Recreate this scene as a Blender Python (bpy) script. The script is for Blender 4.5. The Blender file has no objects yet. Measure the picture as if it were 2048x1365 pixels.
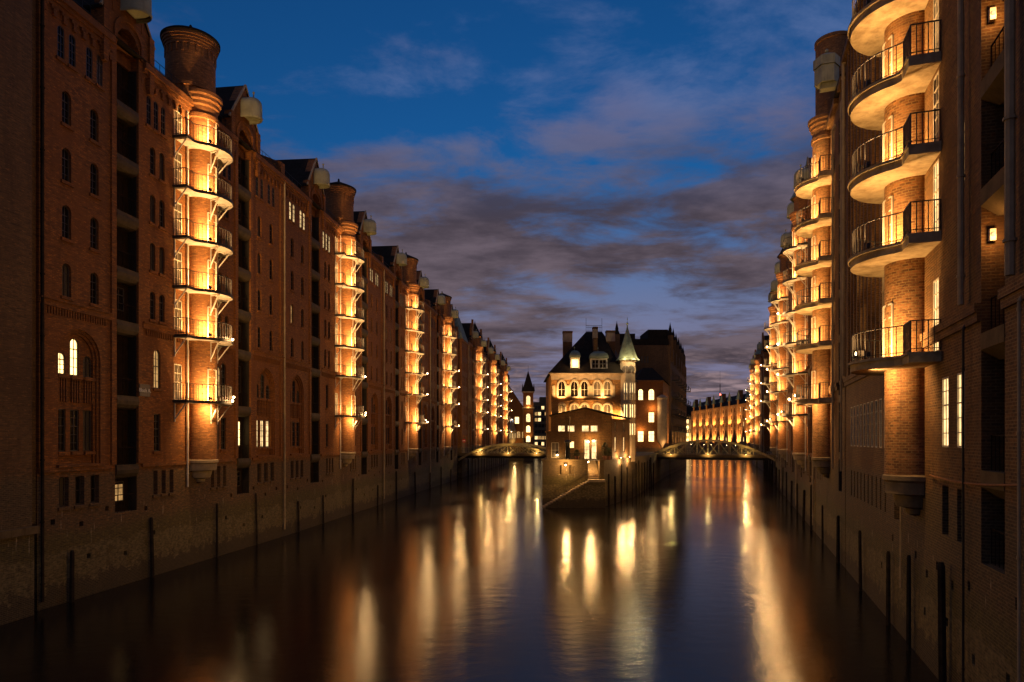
import bpy, math, random
from mathutils import Vector, Matrix
random.seed(11)
sc = bpy.context.scene
COL = sc.collection
R = math.radians
# ------------------------------------------------------------------ camera
cam = bpy.data.objects.new('camera', bpy.data.cameras.new('camera'))
COL.objects.link(cam); sc.camera = cam
cam.location = (0, 0, 8.0); cam.rotation_euler = (R(90), 0, 0)
cam.data.lens = 24; cam.data.sensor_width = 36; cam.data.shift_y = 0.096
cam.data.clip_start = 0.1; cam.data.clip_end = 4000
# ------------------------------------------------------------------ sky (dusk, sun just below the horizon)
world = bpy.data.worlds.new('World'); sc.world = world; world.use_nodes = True
sc.view_settings.view_transform = 'Standard'; sc.view_settings.look = 'None'
sc.view_settings.exposure = 0.0; sc.view_settings.gamma = 1.0
sc.cycles.use_light_tree = True
sc.cycles.max_bounces = 5; sc.cycles.diffuse_bounces = 2; sc.cycles.glossy_bounces = 3
sc.cycles.transmission_bounces = 2; sc.cycles.caustics_reflective = False; sc.cycles.caustics_refractive = False
sc.cycles.sample_clamp_indirect = 4.0; sc.cycles.blur_glossy = 0.3
sc.cycles.use_denoising = True; sc.cycles.use_adaptive_sampling = False

class NT:
    """small helper for node trees"""
    def __init__(s, nt): s.nt = nt; s.n = nt.nodes; s.l = nt.links
    def new(s, t, **kw):
        nd = s.n.new(t)
        for k, v in kw.items(): setattr(nd, k, v)
        return nd
    def put(s, sock, v):
        if isinstance(v, bpy.types.NodeSocket): s.l.new(v, sock)
        elif v is not None:
            try: sock.default_value = v
            except Exception: sock.default_value = (*v, 1.0)
    def math(s, op, a, b=None, c=None, clamp=False):
        nd = s.new('ShaderNodeMath', operation=op, use_clamp=clamp)
        for i, v in enumerate((a, b, c)):
            if v is not None: s.put(nd.inputs[i], v)
        return nd.outputs[0]
    def vmath(s, op, a, b=None):
        nd = s.new('ShaderNodeVectorMath', operation=op)
        s.put(nd.inputs[0], a)
        if b is not None: s.put(nd.inputs[1], b)
        return nd.outputs[0]
    def mix(s, f, a, b, blend='MIX'):
        nd = s.new('ShaderNodeMix', data_type='RGBA', blend_type=blend)
        s.put(nd.inputs[0], f); s.put(nd.inputs[6], a); s.put(nd.inputs[7], b)
        return nd.outputs[2]
    def noise(s, vec, scale, detail=4, rough=.55, dist=0.0):
        nd = s.new('ShaderNodeTexNoise'); s.put(nd.inputs['Vector'], vec)
        nd.inputs['Scale'].default_value = scale; nd.inputs['Detail'].default_value = detail
        nd.inputs['Roughness'].default_value = rough; nd.inputs['Distortion'].default_value = dist
        return nd.outputs[0]
    def ramp(s, f, stops, mode='LINEAR'):
        nd = s.new('ShaderNodeValToRGB'); cr = nd.color_ramp; cr.interpolation = mode
        while len(cr.elements) < len(stops): cr.elements.new(.5)
        for e, (p, c) in zip(cr.elements, stops):
            e.position = p; e.color = (c, c, c, 1) if isinstance(c, (int, float)) else (*c, 1)
        s.put(nd.inputs[0], f); return nd.outputs[0]
    def step(s, v, lo, hi):
        nd = s.new('ShaderNodeMapRange', interpolation_type='SMOOTHSTEP')
        s.put(nd.inputs[0], v); s.put(nd.inputs[1], lo); s.put(nd.inputs[2], hi)
        return nd.outputs[0]
    def comb(s, x, y, z):
        nd = s.new('ShaderNodeCombineXYZ')
        for i, v in enumerate((x, y, z)): s.put(nd.inputs[i], v)
        return nd.outputs[0]
    def sep(s, v):
        nd = s.new('ShaderNodeSeparateXYZ'); s.put(nd.inputs[0], v); return nd.outputs

def make_world():
    t = NT(world.node_tree); bg = t.n['Background']
    sky = t.new('ShaderNodeTexSky', sky_type='NISHITA'); sky.sun_disc = False
    sky.sun_elevation = R(-2); sky.sun_rotation = R(8); sky.ozone_density = 3; sky.dust_density = .5
    d = t.new('ShaderNodeTexCoord').outputs['Generated']
    x, y, z = t.sep(d)
    zc = t.math('MAXIMUM', z, 0.0)
    clear = t.mix(1.0, sky.outputs[0], (1.05, 5.6, 6.5), 'MULTIPLY')
    # cloud layers on a flat deck high above the canal
    den = t.math('ADD', zc, .11)
    p = t.comb(t.math('DIVIDE', x, den), t.math('DIVIDE', y, den), 0)
    q = t.vmath('MULTIPLY', p, (1.0, 1.35, 1))
    n1 = t.noise(t.vmath('ADD', q, (7.3, 2.9, 0)), .8, 8, .58, .35)
    n2 = t.noise(t.vmath('ADD', q, (9.0, 4.0, 2)), 2.6, 8, .62, .3)
    n = t.math('ADD', t.math('MULTIPLY', n1, .60), t.math('MULTIPLY', n2, .40))
    cover = t.ramp(zc, [(0, .36), (.08, .395), (.16, .41), (.24, .385), (.33, .385), (.385, .43), (.45, .425), (1, .42)])
    dens = t.step(n, cover, t.math('ADD', cover, .14))
    thin = t.ramp(zc, [(0, .97), (.30, .96), (.38, .72), (.46, .62), (.6, .58), (1, .6)])
    dens = t.math('MULTIPLY', dens, thin)
    shade = t.noise(t.vmath('ADD', q, (1.0, 8.0, 5)), 1.9, 7, .62)
    ccol = t.mix(t.step(shade, .33, .68), (.40, .29, .35), (1.05, .78, .93))
    # high cloud picks up blue, in places the last mauve light
    hi = t.mix(t.step(t.noise(t.vmath('ADD', q, (6.5, 2.0, 7)), .9, 4, .5), .42, .62), (.95, 1.35, 2.7), (1.3, 1.0, 1.5))
    ccol = t.mix(t.step(zc, .345, .46), ccol, hi)
    glow = t.math('MULTIPLY', t.step(zc, .16, .03), t.step(n2, .52, .66))
    clear2 = t.mix(t.step(zc, .37, .10), clear, (1.25, 1.2, 1.95))
    col = t.mix(dens, clear2, ccol)
    col = t.mix(t.math('MULTIPLY', glow, .75), col, (3.2, 2.2, 2.3))
    t.l.new(col, bg.inputs[0]); bg.inputs[1].default_value = 0.15
make_world()

# ------------------------------------------------------------------ materials
MAT = {}
def mat(name):
    m = bpy.data.materials.new(name); m.use_nodes = True; MAT[name] = m
    t = NT(m.node_tree); return m, t, t.n['Principled BSDF']

def brick_mat(name, c1, c2, mortar, tide=True, rough=.85, bw=.25, rh=.083, ms=.012):
    m, t, b = mat(name)
    uv = t.new('ShaderNodeTexCoord').outputs['UV']
    pos = t.new('ShaderNodeNewGeometry').outputs['Position']
    br = t.new('ShaderNodeTexBrick'); t.l.new(uv, br.inputs['Vector'])
    br.inputs['Color1'].default_value = (*c1, 1); br.inputs['Color2'].default_value = (*c2, 1)
    br.inputs['Mortar'].default_value = (*mortar, 1)
    for k, v in (('Scale', 1), ('Mortar Size', ms), ('Mortar Smooth', .2), ('Bias', -.1), ('Brick Width', bw), ('Row Height', rh)):
        br.inputs[k].default_value = v
    big = t.noise(pos, .35, 5, .6); fine = t.noise(pos, 5.0, 3, .6)
    ux, uy, uz = t.sep(uv)
    course = t.noise(t.comb(t.math('MULTIPLY', ux, .9), t.math('MULTIPLY', uy, 7.0), 3.0), 1.0, 5, .7)
    cell = t.noise(t.comb(t.math('MULTIPLY', ux, 3.6), t.math('MULTIPLY', uy, 11.0), 1.0), 1.0, 2, .6)
    streak = t.noise(t.vmath('MULTIPLY', pos, (1.6, 1.6, .18)), 1.2, 4, .6)
    c = t.mix(t.step(big, .35, .7), br.outputs[0], tuple(x * .55 for x in c1))
    c = t.mix(t.math('MULTIPLY', t.step(fine, .5, .75), .45), c, tuple(min(1, x * 1.5) for x in c2))
    c = t.mix(t.math('MULTIPLY', t.step(streak, .50, .72), .62), c, tuple(x * .35 for x in c1))
    c = t.mix(t.math('MULTIPLY', t.step(course, .50, .72), .75), c, tuple(x * .22 for x in c1))
    c = t.mix(t.math('MULTIPLY', t.step(cell, .58, .72), .6), c, tuple(min(1, x * 1.6) for x in c1))
    c = t.mix(t.math('MULTIPLY', t.step(cell, .42, .30), .6), c, tuple(x * .25 for x in c1))
    if tide:
        px, py, pz = t.sep(pos)
        zz = t.math('ADD', pz, t.math('MULTIPLY', t.math('SUBTRACT', t.noise(pos, .7, 5, .65), .5), 1.6))
        zr = t.math('ADD', pz, t.math('MULTIPLY', t.math('SUBTRACT', t.noise(pos, 1.6, 6, .7, .4), .5), 3.0))
        # soot-dark engineering brick of the plinth, moss band, pale mud crust that flakes off at the waterline
        c = t.mix(t.math('MULTIPLY', t.step(zz, 6.6, 5.9), .72), c, (.070, .048, .022))
        moss = t.mix(t.step(fine, .35, .65), (.055, .045, .009), (.10, .078, .014))
        c = t.mix(t.math('MULTIPLY', t.step(zz, 3.9, 3.1), .8), c, moss)
        crust = t.mix(t.step(fine, .3, .7), (.10, .074, .028), (.20, .150, .062))
        c = t.mix(t.math('MULTIPLY', t.math('MULTIPLY', t.step(zz, 2.7, 2.5), .8), t.step(t.noise(pos, .9, 6, .7), .36, .46)), c, crust)
        c = t.mix(t.math('MULTIPLY', t.step(zr, 1.05, .95), .9), c, (.040, .026, .010))
        # white lime runs
        run = t.noise(t.vmath('MULTIPLY', pos, (4.5, 4.5, .5)), 1.3, 3, .6)
        band = t.math('MULTIPLY', t.step(pz, 5.0, 4.2), t.step(pz, 2.3, 3.2))
        c = t.mix(t.math('MULTIPLY', t.math('MULTIPLY', t.step(run, .64, .72), band), .6), c, (.55, .45, .28))
    if tide:
        low = t.step(pz, 6.8, 6.0)
        tone = t.ramp(cell, [(.3, .45), (.5, .95), (.7, 1.5)])
        c = t.mix(low, c, t.mix(1.0, c, tone, 'MULTIPLY'))
        c = t.mix(t.math('MULTIPLY', t.math('MULTIPLY', br.outputs[1], low), .5), c, (.20, .145, .065))
    t.l.new(c, b.inputs['Base Color']); b.inputs['Roughness'].default_value = rough
    h = t.math('ADD', t.math('MULTIPLY', br.outputs[1], -.6), t.math('MULTIPLY', t.noise(pos, 22, 3), .5))
    bp = t.new('ShaderNodeBump'); bp.inputs['Strength'].default_value = .55; bp.inputs['Distance'].default_value = .02
    t.l.new(h, bp.inputs['Height']); t.l.new(bp.outputs[0], b.inputs['Normal'])
    return m
brick_mat('brick_red', (0.3608, 0.1221, 0.0155), (0.1115, 0.0320, 0.0048), (0.1148, 0.0681, 0.0223))
brick_mat('brick_drum', (0.4356, 0.1750, 0.0464), (0.1860, 0.0645, 0.0174), (0.1640, 0.1021, 0.0335), tide=False)
brick_mat('brick_brown', (0.1894, 0.0799, 0.0146), (0.0623, 0.0251, 0.0050), (0.2952, 0.1838, 0.0632), bw=.23, rh=.09, ms=.013)
brick_mat('brick_brown_drum', (0.3409, 0.1506, 0.0464), (0.1033, 0.0410, 0.0130), (0.3444, 0.2179, 0.0744), tide=False, bw=.21, rh=.095, ms=.013)
brick_mat('brick_grey', (0.1804, 0.0888, 0.0248), (0.0853, 0.0400, 0.0108), (0.1312, 0.0817, 0.0335))
brick_mat('brick_yellow', (0.4356, 0.1909, 0.0372), (0.1653, 0.0618, 0.0108), (0.1968, 0.1157, 0.0372), tide=False, rh=.11, bw=.32)
brick_mat('brick_quay', (0.1804, 0.0888, 0.0170), (0.0656, 0.0320, 0.0065), (0.1394, 0.0817, 0.0279))

def plain(name, c, rough=.7, metal=0.0, var=.35, nscale=3.0, bump=.25, c2=None, streaks=True):
    m, t, b = mat(name)
    pos = t.new('ShaderNodeNewGeometry').outputs['Position']
    n = t.noise(pos, nscale, 6, .6)
    dark = c2 or tuple(x * (1 - var) for x in c)
    col = t.mix(t.step(n, .35, .7), c, dark)
    if streaks:
        s = t.noise(t.vmath('MULTIPLY', pos, (2.5, 2.5, .3)), 2.0, 4, .6)
        col = t.mix(t.math('MULTIPLY', t.step(s, .52, .72), .5), col, tuple(x * .45 for x in c))
    t.l.new(col, b.inputs['Base Color'])
    b.inputs['Roughness'].default_value = rough; b.inputs['Metallic'].default_value = metal
    if name in ('slate', 'stone_dark', 'timber', 'door_wood', 'void'): b.inputs['Specular IOR Level'].default_value = .12
    if bump:
        bp = t.new('ShaderNodeBump'); bp.inputs['Strength'].default_value = bump; bp.inputs['Distance'].default_value = .02
        t.l.new(t.noise(pos, nscale * 6, 4, .6), bp.inputs['Height']); t.l.new(bp.outputs[0], b.inputs['Normal'])
    return m
plain('concrete', (.46, .35, .19), .85, 0, .35, 1.8, .3, (.24, .17, .08))
plain('stone', (.40, .30, .17), .8, 0, .3, 2)
plain('corbel_stone', (.24, .175, .085), .85, 0, .35, 2.5)
plain('stone_dark', (.17, .12, .06), .85, 0, .3, 2)
plain('white_metal', (.60, .54, .44), .5, 0, .25, 2.5, .1)
plain('dark_metal', (.028, .025, .022), .5, .3, .3, 4, .1)
plain('rail_metal', (.045, .038, .030), .55, .2, .3, 4, .05)
plain('slate', (.026, .020, .014), .9, 0, .4, 2.2, .4)
plain('copper', (.20, .24, .16), .7, .0, .35, 1.6, .2, (.11, .13, .08))
plain('cream_paint', (.36, .36, .22), .6, 0, .3, 1.5, .15)
plain('pipe_metal', (.42, .32, .18), .8, 0, .3, 2, .05)
plain('timber', (.040, .030, .020), .9, 0, .5, 3, .6)
plain('beam_stone', (.085, .058, .028), .85, 0, .4, 2)
plain('bay_shade_dark', (.022, .015, .008), .8, 0, .4, 3, .1)  # near-black colour standing in for shade on the hoist bay reveals
plain('door_wood', (.026, .014, .006), .75, 0, .4, 3, .2)
plain('frame_white', (.62, .55, .42), .6, 0, .2, 3, .05)
plain('frame_dark', (.06, .045, .035), .6, 0, .3, 3, .05)
plain('void', (.006, .005, .004), .95, 0, .2, 1, 0, None, False)
plain('bank_ground', (.06, .05, .045), .95)
plain('plaster', (.40, .30, .19), .85, 0, .25, 1.5)
plain('bridge_steel', (.38, .29, .14), .5, .2, .35, 2, .1)
plain('rope', (.40, .17, .05), .8, 0, .3, 6, .1)
plain('leaf', (.07, .085, .025), .7, 0, .5, 6, 0)
plain('terracotta', (.30, .13, .07), .8)
plain('sign_plate', (.11, .085, .065), .6, 0, .2, 3, .05)
plain('sign_white', (.85, .80, .70), .6, 0, .1, 3, 0)

def glass(name, c, rough=.08):
    m, t, b = mat(name)
    pos = t.new('ShaderNodeNewGeometry').outputs['Position']
    n = t.noise(pos, .8, 3)
    t.l.new(t.mix(n, c, tuple(x * .3 for x in c)), b.inputs['Base Color'])
    b.inputs['Roughness'].default_value = rough
    bp = t.new('ShaderNodeBump'); bp.inputs['Strength'].default_value = .12; bp.inputs['Distance'].default_value = .05
    t.l.new(t.noise(pos, 2.0, 2), bp.inputs['Height']); t.l.new(bp.outputs[0], b.inputs['Normal'])
glass('glass', (.020, .013, .007), .16)
glass('glass_dusty', (.12, .09, .055), .35)

def lit(name, c, s, var=.6, scale=1.7):
    m, t, b = mat(name)
    pos = t.new('ShaderNodeNewGeometry').outputs['Position']
    n = t.step(t.noise(pos, scale, 3, .6), .3, .7)
    k = t.math('ADD', t.math('MULTIPLY', n, var * s), (1 - var) * s)
    b.inputs['Base Color'].default_value = (.05, .04, .03, 1); b.inputs['Roughness'].default_value = .25
    b.inputs['Emission Color'].default_value = (*c, 1); t.l.new(k, b.inputs['Emission Strength'])
    m.cycles.emission_sampling = 'NONE' if s < 6 else 'AUTO'
lit('lit_warm', (1, .66, .28), 2.4)
lit('lit_soft', (1, .54, .18), .7)
lit('lit_cool', (.80, .86, .95), .9, .8, 2.5)
lit('lit_strong', (1, .66, .25), 4.0, .35)
lit('bulb', (1, .68, .32), 38, 0); MAT['bulb'].cycles.emission_sampling = 'NONE'
lit('beacon', (1, .08, .05), 12, 0); MAT['beacon'].cycles.emission_sampling = 'NONE'

# ------------------------------------------------------------------ mesh builder
S = 1            # +1: outward is local +y, -1: outward is local -y
class MB:
    def __init__(s): s.v = []; s.f = []; s.uv = []
    def face(s, pts, uv=None):
        i = len(s.v); s.v += [tuple(p) for p in pts]; s.f.append(tuple(range(i, i + len(pts)))); s.uv.append(uv)
    def box(s, u0, u1, w0, w1, z0, z1):
        a = [(u0, w0), (u1, w0), (u1, w1), (u0, w1)]; s.prism(a, z0, z1)
    def prism(s, poly, z0, z1, caps=True):
        n = len(poly)
        for i in range(n):
            (a, b), (c, d) = poly[i], poly[(i + 1) % n]
            s.face([(a, b, z0), (c, d, z0), (c, d, z1), (a, b, z1)])
        if caps:
            s.face([(a, b, z1) for a, b in poly]); s.face([(a, b, z0) for a, b in reversed(poly)])
    def extr(s, poly, w0, w1):                      # outline in the facade plane (u,z) pushed out from w0 to w1
        n = len(poly)
        s.face([(a, w1, b) for a, b in poly]); s.face([(a, w0, b) for a, b in reversed(poly)])
        for i in range(n):
            (a, b), (c, d) = poly[i], poly[(i + 1) % n]
            s.face([(a, w0, b), (c, w0, d), (c, w1, d), (a, w1, b)])
    def bar(s, p, q, r, n=4):
        p, q = Vector(p), Vector(q); d = (q - p)
        if d.length < 1e-6: return
        d.normalize(); up = Vector((0, 0, 1)) if abs(d.z) < .9 else Vector((1, 0, 0))
        a = d.cross(up).normalized(); b = d.cross(a)
        ph = math.pi / n
        ring = [a * math.cos(2 * math.pi * k / n + ph) * r + b * math.sin(2 * math.pi * k / n + ph) * r for k in range(n)]
        for k in range(n):
            e, g = ring[k], ring[(k + 1) % n]
            s.face([p + e, p + g, q + g, q + e])
        s.face([p + e for e in ring]); s.face([q + e for e in reversed(ring)])
    def path(s, pts, r, n=4):
        for a, b in zip(pts, pts[1:]): s.bar(a, b, r, n)
    def lathe(s, cu, cw, prof, n=32, a0=0, a1=360, cap=True):
        full = abs(a1 - a0) >= 360
        an = [R(a0 + (a1 - a0) * i / n) for i in range(n + 1)]
        L = [0]
        for (r0, z0), (r1, z1) in zip(prof, prof[1:]): L.append(L[-1] + math.hypot(r1 - r0, z1 - z0))
        for j in range(len(prof) - 1):
            (r0, z0), (r1, z1) = prof[j], prof[j + 1]
            rm = max(r0, r1, .01)
            flat = abs(z1 - z0) < .3 * abs(r1 - r0)
            va, vb = (L[j], L[j + 1]) if flat else (z0, z1)
            for i in range(n):
                c0, s0, c1, s1 = math.cos(an[i]), math.sin(an[i]), math.cos(an[i + 1]), math.sin(an[i + 1])
                pts = [(cu + r0 * c0, cw + r0 * s0, z0), (cu + r0 * c1, cw + r0 * s1, z0), (cu + r1 * c1, cw + r1 * s1, z1), (cu + r1 * c0, cw + r1 * s0, z1)]
                uv = [(rm * an[i], va), (rm * an[i + 1], va), (rm * an[i + 1], vb), (rm * an[i], vb)]
                if r0 < 1e-4: pts, uv = pts[1:], uv[1:]
                elif r1 < 1e-4: pts, uv = pts[:3], uv[:3]
                s.face(pts, uv)
    def ball(s, c, r, n=10):
        s.lathe(c[0], c[1], [(max(0, r * math.sin(math.pi * k / 6)) if 0 < k < 6 else 0, c[2] - r * math.cos(math.pi * k / 6)) for k in range(7)], n)
    def mesh(s, name, material, smooth=False):
        me = bpy.data.meshes.new(name)
        me.from_pydata([(x, S * y, z) for x, y, z in s.v], [], s.f)
        lay = me.uv_layers.new(name='UVMap'); dat = []
        for f, uv in zip(s.f, s.uv):
            if uv is None:
                p = [s.v[i] for i in f]
                nx = ny = nz = 0.0
                for i in range(len(p)):
                    a, b = p[i], p[(i + 1) % len(p)]
                    nx += (a[1] - b[1]) * (a[2] + b[2]); ny += (a[2] - b[2]) * (a[0] + b[0]); nz += (a[0] - b[0]) * (a[1] + b[1])
                h = math.hypot(nx, ny)
                if abs(nz) > 1.5 * h: uv = [(q[0], q[1]) for q in p]
                else:
                    tx, ty = (-ny / h, nx / h)
                    if tx < 0 or (abs(tx) < 1e-6 and ty < 0): tx, ty = -tx, -ty
                    uv = [(q[0] * tx + q[1] * ty, q[2]) for q in p]
            for q in uv: dat += [q[0], q[1]]
        lay.data.foreach_set('uv', dat)
        me.materials.append(MAT[material])
        if smooth:
            me.polygons.foreach_set('use_smooth', [True] * len(me.polygons))
            import bmesh
            bm = bmesh.new(); bm.from_mesh(me); bmesh.ops.remove_doubles(bm, verts=bm.verts, dist=.0005)
            for e in bm.edges:
                if len(e.link_faces) == 2 and e.calc_face_angle(0) > R(32): e.smooth = False
            bm.to_mesh(me); bm.free()
        return me
    def build(s, name, material, parent=None, smooth=False):
        o = bpy.data.objects.new(name, s.mesh(name, material, smooth)); COL.objects.link(o)
        if parent: o.parent = parent
        return o
def inst(name, me, parent, loc=(0, 0, 0), rz=0):
    o = bpy.data.objects.new(name, me); COL.objects.link(o); o.parent = parent
    o.location = (loc[0], S * loc[1], loc[2]); o.rotation_euler.z = S * rz; return o
def tag(o, label, cat, group=None):
    o['label'] = label; o['category'] = cat
    if group: o['group'] = group
    return o
def empty(name, loc, rz, label, cat, group=None):
    o = bpy.data.objects.new(name, None); COL.objects.link(o); o.location = loc; o.rotation_euler.z = rz
    return tag(o, label, cat, group)
def struct(o): o['kind'] = 'structure'; return o
CACHE = {}
def cached(key, fn):
    key = (S,) + key
    if key not in CACHE: CACHE[key] = fn()
    return CACHE[key]
def lamp(parent, loc, power, col=(1, .55, .205), radius=.08, kind='POINT', rot=None, angle=120, blend=1.0):
    power = round(power, -1) if power > 100 else power
    ld = cached(('lamp', power, col, radius, kind, angle, blend), lambda: mklamp(power, col, radius, kind, angle, blend))
    o = bpy.data.objects.new('lamp_light', ld); COL.objects.link(o)
    if parent: o.parent = parent
    o.location = (loc[0], S * loc[1], loc[2])
    if rot is not None:
        d = Vector((rot[0], S * rot[1], rot[2])); o.rotation_euler = d.to_track_quat('-Z', 'Y').to_euler()
    return o
def mklamp(power, col, radius, kind, angle, blend):
    ld = bpy.data.lights.new('lamp_light', kind); ld.energy = power; ld.color = col; ld.shadow_soft_size = radius
    if kind == 'SPOT': ld.spot_size = R(angle); ld.spot_blend = blend
    return ld

# ------------------------------------------------------------------ openings and windows
def arc_pts(ua, ub, z1, rise, n=10, point=False):
    """crown line from (ua, z1-rise) over the crown z1 to (ub, z1-rise)"""
    h = (ub - ua) / 2; c = (ua + ub) / 2
    if rise <= 0: return [(ua, z1), (ub, z1)]
    if point:                                        # pointed (gothic) arch
        return [(ua, z1 - rise), (ua + h * .18, z1 - rise * .52), (ua + h * .5, z1 - rise * .2), (c, z1), (ub - h * .5, z1 - rise * .2), (ub - h * .18, z1 - rise * .52), (ub, z1 - rise)]
    rad = (h * h + rise * rise) / (2 * rise); zc = z1 - rad; a = math.asin(min(1, h / rad))
    if rise > h: a = math.pi - a
    return [(c + rad * math.sin(-a + 2 * a * i / n), zc + rad * math.cos(-a + 2 * a * i / n)) for i in range(n + 1)]
def wall_grid(mb, u0, u1, z0, z1, ops, w=0.0, deep=None):
    """flat wall with real openings; ops = (ua, ub, za, zb, rise, depth[, point])"""
    rd = lambda v: round(v, 4)
    us = sorted({rd(u0), rd(u1)} | {rd(o[i]) for o in ops for i in (0, 1)}); zs = sorted({rd(z0), rd(z1)} | {rd(o[i]) for o in ops for i in (2, 3)})
    us = [u for u in us if u0 - 1e-4 <= u <= u1 + 1e-4]; zs = [z for z in zs if z0 - 1e-4 <= z <= z1 + 1e-4]
    for j in range(len(zs) - 1):
        run = None; zc = (zs[j] + zs[j + 1]) / 2
        for i in range(len(us) - 1):
            uc = (us[i] + us[i + 1]) / 2
            hole = any(o[0] < uc < o[1] and o[2] < zc < o[3] for o in ops)
            if not hole and run is None: run = us[i]
            if run is not None and (hole or i == len(us) - 2):
                e = us[i] if hole else us[i + 1]
                mb.face([(run, w, zs[j]), (e, w, zs[j]), (e, w, zs[j + 1]), (run, w, zs[j + 1])]); run = None
    for o in ops:
        ua, ub, za, zb, rise, d = o[:6]; pt = len(o) > 6 and o[6]
        top = arc_pts(ua, ub, zb - .012 if rise else zb, rise, 10, pt)
        out = [(ua, za)] + top + [(ub, za)]
        for (a, b), (c, e) in zip(out, out[1:] + out[:1]):
            mb.face([(a, w, b), (c, w, e), (c, w - d, e), (a, w - d, b)])
        if rise:
            for (a, b), (c, e) in zip(top, top[1:]): mb.face([(a, w, b), (c, w, e), (c, w, zb), (a, w, zb)])

def win_mesh(wd, ht, rise, nx, ny, material, bar=.035, point=False):
    def f():
        m = MB(); h = wd / 2; fr = min(.06, wd * .12)
        top = arc_pts(-h + fr / 2, h - fr / 2, ht - fr / 2, rise, 8, point)
        out = [(-h + fr / 2, fr / 2)] + top + [(h - fr / 2, fr / 2)]
        for (a, b), (c, d) in zip(out, out[1:] + out[:1]): m.bar((a, 0, b), (c, 0, d), fr * .62)
        for i in range(1, nx):
            x = -h + wd * i / nx; zt = ht - fr
            if rise: zt = max(z for (a, z), (c, e) in zip(top, top[1:]) for z in [z if abs(c - a) < 1e-6 else z + (e - z) * (x - a) / (c - a)] if min(a, c) - 1e-4 <= x <= max(a, c) + 1e-4)
            m.bar((x, 0, fr), (x, 0, zt), bar * .6)
        for j in range(1, ny):
            z = (ht - rise * .4) * j / ny; m.bar((-h + fr, 0, z), (h - fr, 0, z), bar * (.9 if j == ny // 2 + 1 else .55))
        return m.mesh('window', material)
    return cached(('win', round(wd, 3), round(ht, 3), round(rise, 3), nx, ny, material, bar, point), f)
def pane_mesh(wd, ht, rise, material, point=False):
    def f():
        m = MB(); h = wd / 2
        m.extr([(-h, 0), (h, 0)] + arc_pts(-h, h, ht - .01, rise, 8, point)[::-1], -.02, 0)
        return m.mesh('pane', material)
    return cached(('pane', round(wd, 3), round(ht, 3), round(rise, 3), material, point), f)
def window(parent, u, w, z, wd, ht, rise=0, nx=2, ny=4, pane='glass', frame='frame_dark', rz=0, sill=None, point=False, name='window'):
    o = inst(name, win_mesh(wd, ht, rise, nx, ny, frame, point=point), parent, (u, w, z), rz)
    p = bpy.data.objects.new('pane', pane_mesh(wd, ht, rise, pane, point)); COL.objects.link(p); p.parent = o; p.location = (0, -.03 * S, 0)
    if sill:
        def f():
            m = MB(); m.extr([(-wd / 2 - .1, -.16), (wd / 2 + .1, -.16), (wd / 2 + .1, 0), (-wd / 2 - .1, 0)], -.02, .38); return m.mesh('sill', sill)
        s2 = bpy.data.objects.new('sill', cached(('sill', round(wd, 3), sill), f)); COL.objects.link(s2); s2.parent = o
    return o

# ------------------------------------------------------------------ balconies of the stair turrets
def circ(r, cw, a0, a1, n): return [(r * math.cos(R(a0 + (a1 - a0) * i / n)), cw + r * math.sin(R(a0 + (a1 - a0) * i / n))) for i in range(n + 1)]
def deck_outline(r, near, proj, cw=.15):
    """plan of one balcony: a straight landing on the near side, then a round part about the stair drum"""
    a = 180 - math.degrees(math.asin(min(.95, (proj - cw) / r)))
    return [(-near, 0), (-near, proj), (-r * .98, proj)] + circ(r, cw, a - 6, 2, 22) + [(r, 0)]
def deck_mesh(r, near, proj, th, material):
    def f():
        m = MB(); o = deck_outline(r, near, proj)
        m.prism(o, -th, 0)
        if th > .2: m.prism([(a * 1.0, b + (.05 if b > 0 else 0)) for a, b in deck_outline(r + .05, near, proj)], -.09, .003)
        return m.mesh('balcony', material)
    return cached(('deck', r, near, proj, th, material), f)
def rail_mesh(r, near, proj, step, material, hgt=1.05, br=.011):
    def f():
        m = MB(); o = deck_outline(r - .07, near - .06, proj - .07)
        o = [(a, max(b, .02)) for a, b in o]
        pts = []
        for (a, b), (c, d) in zip(o, o[1:]):
            L = math.hypot(c - a, d - b); k = max(1, round(L / step))
            for i in range(k): pts.append((a + (c - a) * i / k, b + (d - b) * i / k))
        for a, b in pts: m.bar((a, b, .03), (a, b, hgt), br)
        for z, q in ((hgt, .026), (.12, .016)): m.path([(a, b, z) for a, b in o], q)
        for a, b in (o[1], o[2], o[8], o[15], o[-2]): m.bar((a, b, 0), (a, b, hgt), .028)
        return m.mesh('railing', material)
    return cached(('rail', r, near, proj, step, material, br), f)
def bracket_mesh(r, kind):
    def f():
        m = MB()
        if kind == 'wall': m.bar((0, .05, -1.15), (0, .85, -.1), .045); m.bar((0, .05, -.14), (0, .9, -.14), .04); m.bar((0, .05, -.1), (0, .05, -1.3), .04)
        else: m.bar((0, 1.0, -1.25), (0, r - .15, -.1), .045); m.bar((0, 1.0, -.14), (0, r - .1, -.14), .05); m.bar((0, 1.02, -.1), (0, 1.02, -1.4), .04)
        return m.mesh('bracket', 'white_metal')
    return cached(('brk', r, kind), f)
def flood_mesh():
    def f():
        m = MB(); m.box(-.11, .11, -.06, .06, .10, .26); m.bar((0, 0, 0), (0, 0, .12), .02); m.bar((-.13, 0, .18), (.13, 0, .18), .02)
        return m.mesh('floodlight', 'dark_metal')
    return cached(('flood',), f)
def bulb_mesh(r=.075):
    def f():
        m = MB(); m.ball((0, 0, 0), r); return m.mesh('bulb', 'bulb', True)
    return cached(('bulb', r), f)
def kid(name, me, parent, loc=(0, 0, 0), rz=0):
    o = bpy.data.objects.new(name, me); COL.objects.link(o); o.parent = parent; o.location = (loc[0], S * loc[1], loc[2]); o.rotation_euler.z = S * rz; return o
PW = random.Random(5)
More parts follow.
